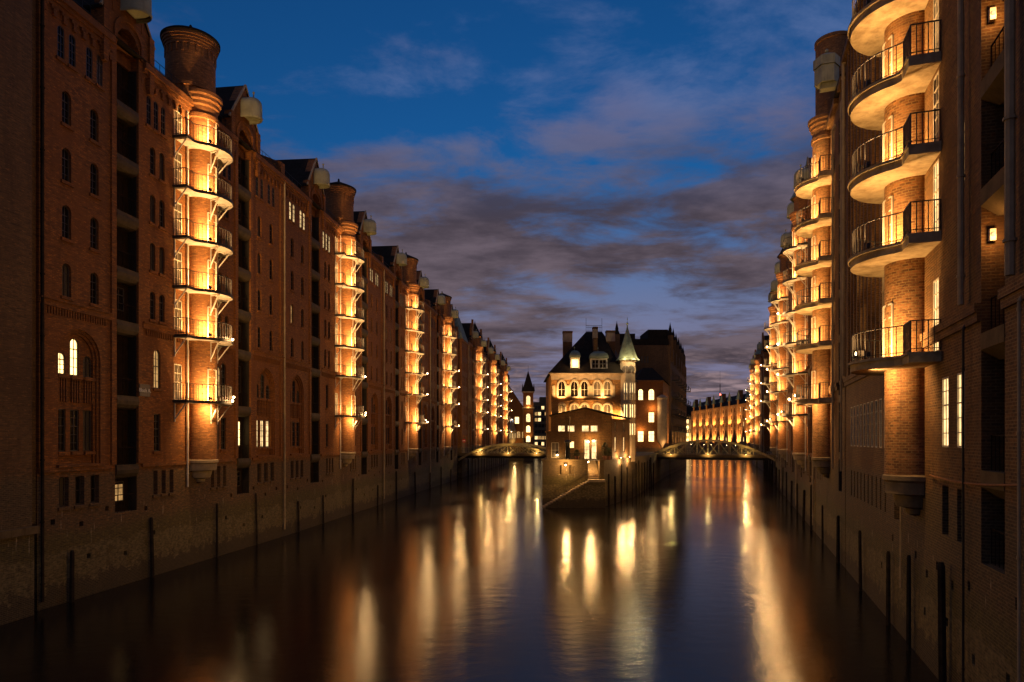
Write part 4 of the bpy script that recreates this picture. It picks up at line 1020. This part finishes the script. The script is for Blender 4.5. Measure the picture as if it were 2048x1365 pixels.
mb.face([(*p, 23) for p in rg]); mb.build('roof', 'slate', sb)
mb = MB(); mb.lathe(5.4, -.1, [(.05, 6.2), (.9, 7.6), (1.0, 8), (1.0, 16.2), (1.15, 16.4), (1.15, 16.7), (.2, 17.2)], 16); mb.build('oriel', 'plaster', sb, True)
for p in ((1, -.8, 9.9), (3.4, -.8, 14.4), (5.6, -1.6, 6.6)): lamp(sb, p, 160)
for p in ((8.0, 2.6, 6), (9.3, 6.8, 6), (10.6, 11, 6)): lamp(sb, p, 2600, (1, .56, .18), .15, 'SPOT', (-.3, .05, 1), 90)
bk = origin('warehouse', 24, 156, 'tall dark brick warehouse block with pinnacles rising behind the clock turret', 'warehouse')
f = Facade(bk, (-4, 0), (12.2, 0), Q - 6, 29.5, 'brick_grey')
for i in range(4): f.win(1.2 + i * .9, 1.8 + i * .9, 25.5, 27, .0, .2, 1, 2, 'glass_dusty')
for i in range(8): f.win(6.2 + i * .66, 6.6 + i * .66, 25.5, 27, .0, .2, 1, 2, 'glass_dusty')
f.done()
f = Facade(bk, (12.2, 0), (28.4, 49), Q - 6, 29.5, 'brick_grey')
for i in range(15):
    for j in range(7): f.win(1.6 + 3.3 * i, 2.8 + 3.3 * i, 7 + 3.1 * j, 9 + 3.1 * j, .6, .3, 2, 3, random.choice(('glass', 'glass', 'lit_soft')))
f.done()
mb = MB(); mb.prism([(-4, .35), (11.8, .35), (27.8, 49), (-4, 49)], 29.5, 31.0); mb.prism([(-1, .3), (4.2, .3), (4.2, 6), (-1, 6)], 31, 32.2); mb.prism([(7.5, 2), (12, 2), (16, 12), (7.5, 12)], 31, 33.4); mb.build('roof', 'slate', bk)
for (x, y) in ((0, .3), (12.6, 2), (15.2, 10), (17.8, 18), (20.4, 26), (23, 34), (25.6, 42)):
    m = MB(); m.prism([(x - .6, y - .6), (x + .6, y - .6), (x + .6, y + .6), (x - .6, y + .6)], 26, 32); m.build('pinnacle', 'brick_grey', bk)
    m = MB(); m.lathe(x, y, [(.7, 32), (.65, 32.3), (.35, 33.0), (.4, 33.3), (.1, 34.6), (.0, 35.2)], 8); m.build('pinnacle_cap', 'slate', bk)
for t in (.12, .28, .44, .6, .76, .9):
    x, y = 12.2 + 16.2 * t, 49 * t
    for z in (10, 14, 18, 22):
        m = MB(); m.box(0, 1.5, -1.4, 1.4, -.15, 0); b = m.build('gallery', 'rail_metal', bk); b.location = (x, y, z); b.rotation_euler.z = -math.atan2(16.2, 49)
        m = MB(); m.path([(0, -1.35, 1), (1.45, -1.35, 1), (1.45, 1.35, 1), (0, 1.35, 1)], .04); [m.bar((1.45, -1.35 + .3 * i, 0), (1.45, -1.35 + .3 * i, 1), .02) for i in range(10)]
        g = m.build('railing', 'rail_metal', b)
    lamp(bk, (x + .9, y - .3, 6.3), 1500, (1, .56, .18), .15, 'SPOT', (-.3, .05, 1), 90)

# ================================================================== BRIDGES
def bridge(x0, y0, x1, y1, zl, zt, wd, label, n, lampp):
    d = math.hypot(x1 - x0, y1 - y0)
    o = empty('arch_bridge', (x0, y0, 0), math.atan2(y1 - y0, x1 - x0), label, 'bridge')
    zd = 5.1
    m = MB(); m.box(-1, d + 1, 0, wd, zd - .3, zd + .05); m.box(-1, d + 1, -.1, .05, zd - .45, zd + .12); m.box(-1, d + 1, wd - .05, wd + .1, zd - .45, zd + .12); m.build('deck', 'stone_dark', o)
    m = MB()
    for k in range(4): m.box(-1, d + 1, 1 + k * (wd - 2) / 3, 1.25 + k * (wd - 2) / 3, zd - .9, zd - .31)
    m.build('deck_girder', 'dark_metal', o)
    az = lambda t: zl + (zt - zl) * (1 - (2 * t - 1) ** 2)
    for side in (0, wd):
        m = MB(); K = 24
        for i in range(K):
            a, b = i / K, (i + 1) / K
            m.face([(d * a, side - .22, az(a)), (d * b, side - .22, az(b)), (d * b, side + .22, az(b)), (d * a, side + .22, az(a))])
            m.face([(d * a, side - .22, az(a) - .42), (d * b, side - .22, az(b) - .42), (d * b, side + .22, az(b) - .42), (d * a, side + .22, az(a) - .42)])
            for q in (-.22, .22): m.face([(d * a, side + q, az(a) - .42), (d * b, side + q, az(b) - .42), (d * b, side + q, az(b)), (d * a, side + q, az(a))])
        m.build('arch_rib', 'bridge_steel', o)
        for i in range(1, n):
            t = i / n
            if az(t) > zd + .4:
                m = MB(); m.bar((d * t, side, zd - .3), (d * t, side, az(t) - .3), .07); m.build('hanger', 'bridge_steel', o)
        for i in range(n):
            t, t2 = i / n, (i + 1) / n
            if min(az(t), az(t2)) > zd - .2:
                m = MB(); m.bar((d * t, side, zd - .2), (d * t2, side, az(t2) - .4), .05); m.bar((d * t2, side, zd - .2), (d * t, side, az(t) - .4), .05); m.build('brace', 'bridge_steel', o)
        m = MB(); s2 = side + (.35 if side else -.35)
        for z in (zd + .55, zd + 1.05): m.bar((-1, s2, z), (d + 1, s2, z), .03)
        q = -1
        while q < d + 1: m.bar((q, s2, zd), (q, s2, zd + 1.05), .02); q += 1.3
        m.build('parapet_railing', 'rail_metal', o)
    for t in (.22, .5, .78):
        m = MB(); m.box(d * t - .06, d * t + .06, .34, .4, zd + .1, zd + .14); m.build('deck_light', 'bulb', o)
        lamp(o, (d * t, .7, zd + .4), lampp * .5, (1, .66, .22), .08); lamp(o, (d * t, -1.1, zd - .1), lampp * 1.0, (1, .62, .2), .08, 'SPOT', (0, .8, .75), 150)  # outer spot has no fixture, added to brighten the arch ribs
    return o
bridge(-10.9, 139.2, 9.2, 133.3, 4.0, 7.2, 9, 'iron arch bridge between the left warehouses and the island', 10, 420)
bridge(24.6, 128.6, 47.3, 122.0, 4.3, 8.0, 9, 'wider iron arch bridge between the island and the right warehouses', 12, 420)
mb = MB(); rdp = [(9.0, 133.3), (24.9, 128.6), (27.7, 137.2), (11.8, 142)]
mb.face([(*p, Q + .008) for p in rdp]); struct(mb.build('road', 'bank_ground'))
o = origin('road_sign', -9.9, 140.6, 'round red traffic sign on a pole at the left bridge head', 'sign', 5.1)
m = MB(); m.bar((0, .04, 0), (0, .04, 2.9), .035, 6); m.build('pole', 'pipe_metal', o)
plain('sign_red', (.45, .02, .02), .5, 0, .1, 3, 0)
m = MB(); m.lathe(0, 0, [(0, 0), (.38, 0), (.38, .03), (0, .03)], 24); m.v = [(x, -z, y + 2.6) for x, y, z in m.v]; m.build('disc', 'sign_red', o)
m = MB(); m.box(-.26, .26, -.038, -.032, 2.54, 2.66); m.build('white_bar', 'sign_white', o)

# ================================================================== FAR BUILDINGS
fr = origin('warehouse', 100, 285, 'long warehouse row with uplit pilasters and small gables at the canal bend', 'warehouse')
S = 1
Lf = 96
f = Facade(fr, (0, Lf), (0, 0), -1, 23.5, 'brick_red')
for i in range(24):
    for j in range(5): f.win(1.2 + 4 * i, 2.4 + 4 * i, 7 + 3.3 * j, 9.2 + 3.3 * j, .5, .3, 2, 3, 'lit_strong' if (j == 0 and random.random() < .5) else ('lit_warm' if random.random() < .06 else 'glass'))
f.done()
mb = MB(); mb.prism([(.4, -.1), (14, -.1), (14, Lf), (.4, Lf)], -1, 23.5); mb.build('rear_wall', 'brick_red', fr)
mb = MB(); e = [(.2, -.1), (14, -.1), (14, Lf), (.2, Lf)]
mb.face([(-.3, 0, 23.52), (-.3, Lf, 23.52), (5, Lf, 28.5), (5, 0, 28.5)]); mb.face([(5, 0, 28.5), (5, Lf, 28.5), (14, Lf, 23.5), (14, 0, 23.5)]); mb.face([(-.3, 0, 23.52), (5, 0, 28.5), (14, 0, 23.5)]); mb.face([(-.3, Lf, 23.52), (5, Lf, 28.5), (14, Lf, 23.5)]); mb.build('roof', 'slate', fr)
for i in range(8):
    y = 4 + 12.2 * i
    m = MB(); m.prism([(-.55, y - .6), (.1, y - .6), (.1, y + .6), (-.55, y + .6)], -1, 25.5); m.build('pilaster', 'brick_drum', fr)
    m = MB(); m.lathe(-.2, y, [(1.3, 25.5), (.9, 26.8), (.1, 29.6), (0, 30)], 4, 45, 405); m.build('pilaster_cap', 'copper', fr)
    lamp(fr, (-1.9, y - 1.2, 5.6), 30000, (1, .58, .2), .2, 'SPOT', (.3, .12, 1), 90)
    lamp(fr, (-1.6, y - 1.2, 14), 14000, (1, .58, .2), .2, 'SPOT', (.3, .1, 1), 90)
    m = MB(); m.box(-1.9, -.6, y - 1, y - .8, 5.0, 5.2); ul = m.build('uplight', 'dark_metal', fr); m = MB(); m.ball((-1.8, y - .9, 5.28), .08); m.build('bulb', 'bulb', ul, True)
    if i % 2:
        m = MB(); m.prism([(1.5, y + 3), (3, y + 3), (3, y + 5), (1.5, y + 5)], 24, 30); m.build('chimney', 'brick_red', fr)
lh = origin('harbour_house', 96.5, 392, 'brightly lit small tower house closing the far end of the right canal', 'building')
f = Facade(lh, (0, 0), (9, 0), -1, 21, 'plaster')
for i in range(3):
    for j in range(4): f.win(1 + 2.7 * i, 2.4 + 2.7 * i, 6 + 3.7 * j, 8.6 + 3.7 * j, .7, .3, 2, 3, 'lit_strong' if j in (0, 2) else 'lit_warm', 'frame_white')
f.done(); mb = MB(); mb.prism([(0, .3), (9, .3), (9, 9), (0, 9)], -1, 21); mb.build('rear_wall', 'plaster', lh)
mb = MB(); b = [(-.4, -.4), (9.4, -.4), (9.4, 9.4), (-.4, 9.4)]
for i in range(4): mb.face([(*b[i], 21), (*b[(i + 1) % 4], 21), (4.5, 4.5, 28)])
mb.build('roof', 'slate', lh); lamp(lh, (2, -3, 5), 9000, (1, .6, .2), .3, 'SPOT', (0, .5, 1), 90); lamp(lh, (7, -3, 5), 9000, (1, .6, .2), .3, 'SPOT', (0, .5, 1), 90)
for (x, y, L_, D_, z, lab) in ((82, 402, 60, 14, 22, 'dark slate roofed block behind the far end of the right canal'),):
    o = origin('city_block', x, y, lab, 'building'); f = Facade(o, (0, 0), (L_, 0), -1, z, 'brick_red')
    for i in range(int(L_ / 3.2)):
        for j in range(5): f.win(.8 + 3.2 * i, 2 + 3.2 * i, 5 + 3.3 * j, 7.2 + 3.3 * j, 0, .3, 2, 3, random.choice(('glass', 'glass', 'lit_soft', 'lit_warm')))
    f.done(); m = MB(); m.face([(-.4, -.4, z), (L_ + .4, -.4, z), (L_ + .4, D_ / 2, z + 6), (-.4, D_ / 2, z + 6)]); m.face([(-.4, D_, z), (L_ + .4, D_, z), (L_ + .4, D_ / 2, z + 6), (-.4, D_ / 2, z + 6)]); m.face([(-.4, -.4, z), (-.4, D_, z), (-.4, D_ / 2, z + 6)]); m.build('roof', 'slate', o)
mast = origin('radio_mast', 128, 420, 'thin mast with a red beacon above the far roofs', 'mast', 20)
m = MB(); m.bar((0, 0, 0), (0, 0, 22), .25); m.bar((0, 0, 22), (0, 0, 30), .07); m.build('pole', 'dark_metal', mast); m = MB(); m.ball((0, -.4, 15.5), .5); m.build('beacon', 'beacon', mast, True)

# --- far left: gabled hall, spired tower, office block
gh = origin('gabled_hall', -3.5, 262, 'brick hall with steep sloping roof at the end of the left canal', 'building')
f = Facade(gh, (0, 0), (10, 0), -1, 17, 'brick_red')
for (u, z, w_, hh, p) in ((1.6, 13.7, 1.4, 2.2, 'lit_cool'), (3.4, 13.7, 1.2, 2.2, 'lit_cool'), (5.4, 14, 1.6, 2.6, 'lit_strong'), (1.6, 6.5, 1.4, 2.2, 'lit_warm'), (3.6, 6.5, 1.4, 2.2, 'lit_soft'), (6, 8.5, 1.4, 2.6, 'lit_soft'), (8, 8.5, 1.4, 2.6, 'lit_soft')): f.win(u - w_ / 2, u + w_ / 2, z, z + hh, 0 if z > 13 else .5, .25, 2, 3, p)
f.done()
mb = MB(); mb.extr([(-6, 17.02), (10, 17.02), (1.5, 29.5)], -.4, .02); mb.v = [(x, -y, z) for x, y, z in mb.v]; mb.build('gable', 'brick_red', gh)
mb = MB(); mb.face([(10.4, -.4, 16.6), (10.4, 14, 16.6), (1.5, 14, 29.9), (1.5, -.4, 29.9)]); mb.face([(-6.4, -.4, 16.6), (-6.4, 14, 16.6), (1.5, 14, 29.9), (1.5, -.4, 29.9)]); mb.build('roof', 'slate', gh)
mb = MB(); mb.lathe(3.4, -.4, [(.1, 5.2), (1.5, 7.4), (1.7, 7.8), (1.7, 11), (1.9, 11.2), (1.6, 11.6), (.3, 15), (0, 15.4)], 8); mb.build('oriel', 'stone', gh)
for a in (-90, -45, -135): window(gh, 3.4 + 1.62 * math.cos(R(a)), -.4 + 1.62 * math.sin(R(a)), 8.4, .8, 2.2, .4, 2, 2, 'lit_warm', 'frame_white', R(a - 90))
lamp(gh, (4.5, -4, 6), 500, (1, .6, .2), .3)
tw = origin('spired_tower', 6.1, 258, 'slim lit tower with dark pointed spire beside the sloping roofed hall', 'tower')
f = Facade(tw, (-1.9, -1.9), (1.9, -1.9), -1, 25.5, 'brick_red')
for z, hh, p in ((7, 2.4, 'lit_strong'), (10.6, 2.6, 'lit_strong'), (14.5, 3.2, 'lit_warm'), (21, 3.4, 'lit_warm')): f.win(1.1, 2.7, z, z + hh, .8, .25, 2, 3, p, 'frame_white')
f.done(); mb = MB(); mb.box(-1.9, 1.9, -1.6, 1.9, -1, 25.5); mb.box(-2.2, 2.2, -2.2, 2.2, 19.6, 20.1); mb.box(-2.2, 2.2, -2.2, 2.2, 25.5, 26); mb.build('shaft', 'stone', tw)
mb = MB()
e = [(-2.3, -2.3), (2.3, -2.3), (2.3, 2.3), (-2.3, 2.3)]
for i in range(4): mb.face([(*e[i], 26.02), (*e[(i + 1) % 4], 26.02), (0, 0, 34.0)])
mb.bar((0, 0, 33.6), (0, 0, 36), .06)
for x in (-2.1, 2.1): mb.lathe(x, -2.1, [(.4, 26), (.1, 28.5), (0, 29)], 6)
mb.build('spire', 'slate', tw); lamp(tw, (0, -3.2, 7), 1500, (1, .58, .2), .3, 'SPOT', (0, .4, 1), 80); lamp(tw, (0, -2.6, 20.3), 160, (1, .6, .22), .2)
of = origin('office_block', 10.5, 330, 'modern grey office block with rows of lit windows beside the spired tower', 'building')
f = Facade(of, (0, 0), (26, 0), -1, 26, 'stone_dark')
for i in range(16):
    for j in range(7): f.win(.5 + 1.6 * i, 1.9 + 1.6 * i, 5 + 2.9 * j, 6.7 + 2.9 * j, 0, .2, 2, 1, random.choice(('lit_warm', 'glass', 'glass', 'lit_soft')), 'frame_dark')
f.done(); mb = MB(); mb.prism([(0, .3), (26, .3), (26, 14), (0, 14)], -1, 26); mb.prism([(3, 2), (8.5, 2), (8.5, 9), (3, 9)], 26, 28.6); mb.build('rear_wall', 'stone_dark', of)
o2 = origin('city_block', -30, 350, 'long dim brick block closing the far end of the left canal', 'building'); f = Facade(o2, (0, 0), (60, 0), -1, 20, 'brick_red')
for i in range(18):
    for j in range(4): f.win(1 + 3.2 * i, 2.2 + 3.2 * i, 5 + 3.3 * j, 7.2 + 3.3 * j, 0, .3, 2, 3, random.choice(('glass', 'lit_soft', 'lit_warm')))
f.done(); m = MB(); m.box(0, 60, .3, 12, -1, 20); m.build('rear_wall', 'brick_red', o2)

# ================================================================== FENDER POSTS
def posts(pts, label, group, zt, seed):
    rn = random.Random(seed)
    for x, y in pts:
        h = zt + rn.uniform(-1.3, .5); r_ = rn.uniform(.08, .13)
        o = bpy.data.objects.new('fender_post', None)
        m = MB(); lx, ly = rn.uniform(-.1, .1), rn.uniform(-.06, .06); k = 6
        ring = lambda z, q: [(q * math.cos(6.283 * i / k) + lx * z / 5, q * math.sin(6.283 * i / k) + ly * z / 5, z) for i in range(k)]
        lv = [(-.8, r_ * 1.05), (.8, r_), (h * .5, r_ * rn.uniform(.9, 1)), (h - .12, r_ * rn.uniform(.85, .98)), (h, r_ * .6)]
        for (z0, q0), (z1, q1) in zip(lv, lv[1:]):
            a, b = ring(z0, q0), ring(z1, q1)
            for i in range(k): m.face([a[i], a[(i + 1) % k], b[(i + 1) % k], b[i]])
        m.face(ring(h, r_ * .6))
        o = m.build('fender_post', 'timber'); o.location = (x, y, 0); tag(o, label, 'post', group)
lp = [(LW1(y) + .2, y) for y in (33.6, 39.6, 46.2, 51.5)] + [(LW2(y) + .2, y) for y in (58.8, 64.5, 73, 82, 90.5, 101, 111, 120, 129, 136.5)]
posts(lp, 'dark timber fender post against the quay wall below the Block A row', 'left bank fender posts', 3.6, 1)
posts([(RW(y) - .2, y) for y in (21.6, 25.9, 29.4, 36, 44, 52, 60, 67, 74, 82, 90, 98, 106, 114)], 'dark timber fender post against the quay wall below the concrete balconies', 'right bank fender posts', 3.7, 2)
def along(a, b, n): return [(a[0] + (b[0] - a[0]) * (i + .5) / n, a[1] + (b[1] - a[1]) * (i + .5) / n) for i in range(n)]
posts([(x + .2, y - .05) for x, y in along((10.9, 81), (16.8, 94.5), 5) + along((16.8, 94.5), (25, 121), 8)], 'tall weathered fender post lining the island quay below the clock turret', 'island fender posts', 4.7, 3)
posts([(LW2(y) + .2, y) for y in range(150, 236, 5)], 'far timber fender post along the quay beyond the left bridge', 'far left fender posts', 4.6, 4)
posts([(6.5 + .33 * y, y) for y in range(126, 168, 4)], 'far timber fender post along the quay beyond the right bridge', 'far right fender posts', 4.6, 5)

# ================================================================== WATER AND BANKS
m, t, b = mat('canal_water')
pos = t.new('ShaderNodeNewGeometry').outputs['Position']
b.inputs['Base Color'].default_value = (.012, .009, .006, 1); b.inputs['IOR'].default_value = 1.34
b.inputs['Specular IOR Level'].default_value = .75
px_, py_, pz_ = t.sep(pos)
swirl = t.noise(t.vmath('MULTIPLY', pos, (1, .6, 1)), .09, 4, .55, .8)
t.l.new(t.ramp(swirl, [(.35, .095), (.65, .17)]), b.inputs['Roughness'])
hgt = t.math('ADD', t.math('MULTIPLY', t.noise(t.vmath('MULTIPLY', pos, (.8, 1.3, 1)), 1.1, 3, .5), .7), t.math('MULTIPLY', t.noise(pos, 7.5, 3, .65), .30))
bp = t.new('ShaderNodeBump'); bp.inputs['Strength'].default_value = .16; bp.inputs['Distance'].default_value = .12
t.l.new(hgt, bp.inputs['Height']); t.l.new(bp.outputs[0], b.inputs['Normal'])
mb = MB(); mb.face([(-1500, -60, 0), (1500, -60, 0), (1500, 2600, 0), (-1500, 2600, 0)]); struct(mb.build('water', 'canal_water'))
mb = MB()
mb.prism([(LW1(12) - 8, 5), (LW1(31) - 8, 31), (LW2(84) - 8, 84), (LW2(236) - 6, 236), (LW2(236) - 6, 300), (-140, 300), (-140, 5)], -2, 4.9); struct(mb.build('left_bank_ground', 'bank_ground'))
mb = MB(); mb.prism([(RW(15) + 6, 5), (RW(235) + 6, 235), (112, 285), (112, 420), (300, 420), (300, 5)], -2, 4.9); struct(mb.build('right_bank_ground', 'bank_ground'))

# ================================================================== FACADE FLOODLIGHTS mounted on the lowest balconies, aimed across the canal
def flood(x, y, z, tx_, ty_, tz_, power, label, ang=78):
    global S
    S = 1
    o = origin('canal_floodlight', x, y, label, 'lamp', z, 'floodlights on balcony arms')
    d = Vector((tx_ - x, ty_ - y, tz_ - z)).normalized()
    m = MB(); m.box(-.14, .14, -.1, .1, -.1, .1); m.bar((0, 0, -.1), (0, 0, -.35), .03); h_ = m.build('housing', 'dark_metal', o)
    m = MB(); m.ball((0, 0, 0), .075); bl = m.build('lens', 'bulb', o, True); bl.location = d * .11
    lamp(o, d * .32, power, (1, .53, .13), .12, 'SPOT', d, ang)
flood(13.2, 25.9, 11.25, -20, 40, 12, 5704, 'floodlight on the rim of the lowest concrete balcony of the fin clad warehouse')
flood(21.2, 50.8, 11.25, -17, 62, 12, 7063, 'floodlight on the lowest concrete balcony of the plain round tower')
flood(26.9, 67.7, 10.75, -14, 90, 12, 7063, 'floodlight on the lowest iron balcony next to the plain round tower')
flood(35.0, 92.2, 10.75, -11, 120, 12, 7063, 'floodlight on the lowest balcony second after the plain round tower')
flood(-18.25, 44.6, 10.75, 17, 22, 10, 5296, 'floodlight on the lowest balcony beside the Block A plate')
flood(-15.25, 70.7, 10.75, 25, 55, 12, 8556, 'floodlight on the lowest balcony of the warehouse adjoining Block A')
flood(-12.55, 98.5, 10.75, 33, 80, 12, 8556, 'floodlight on the lowest balcony third along from the Block A plate')
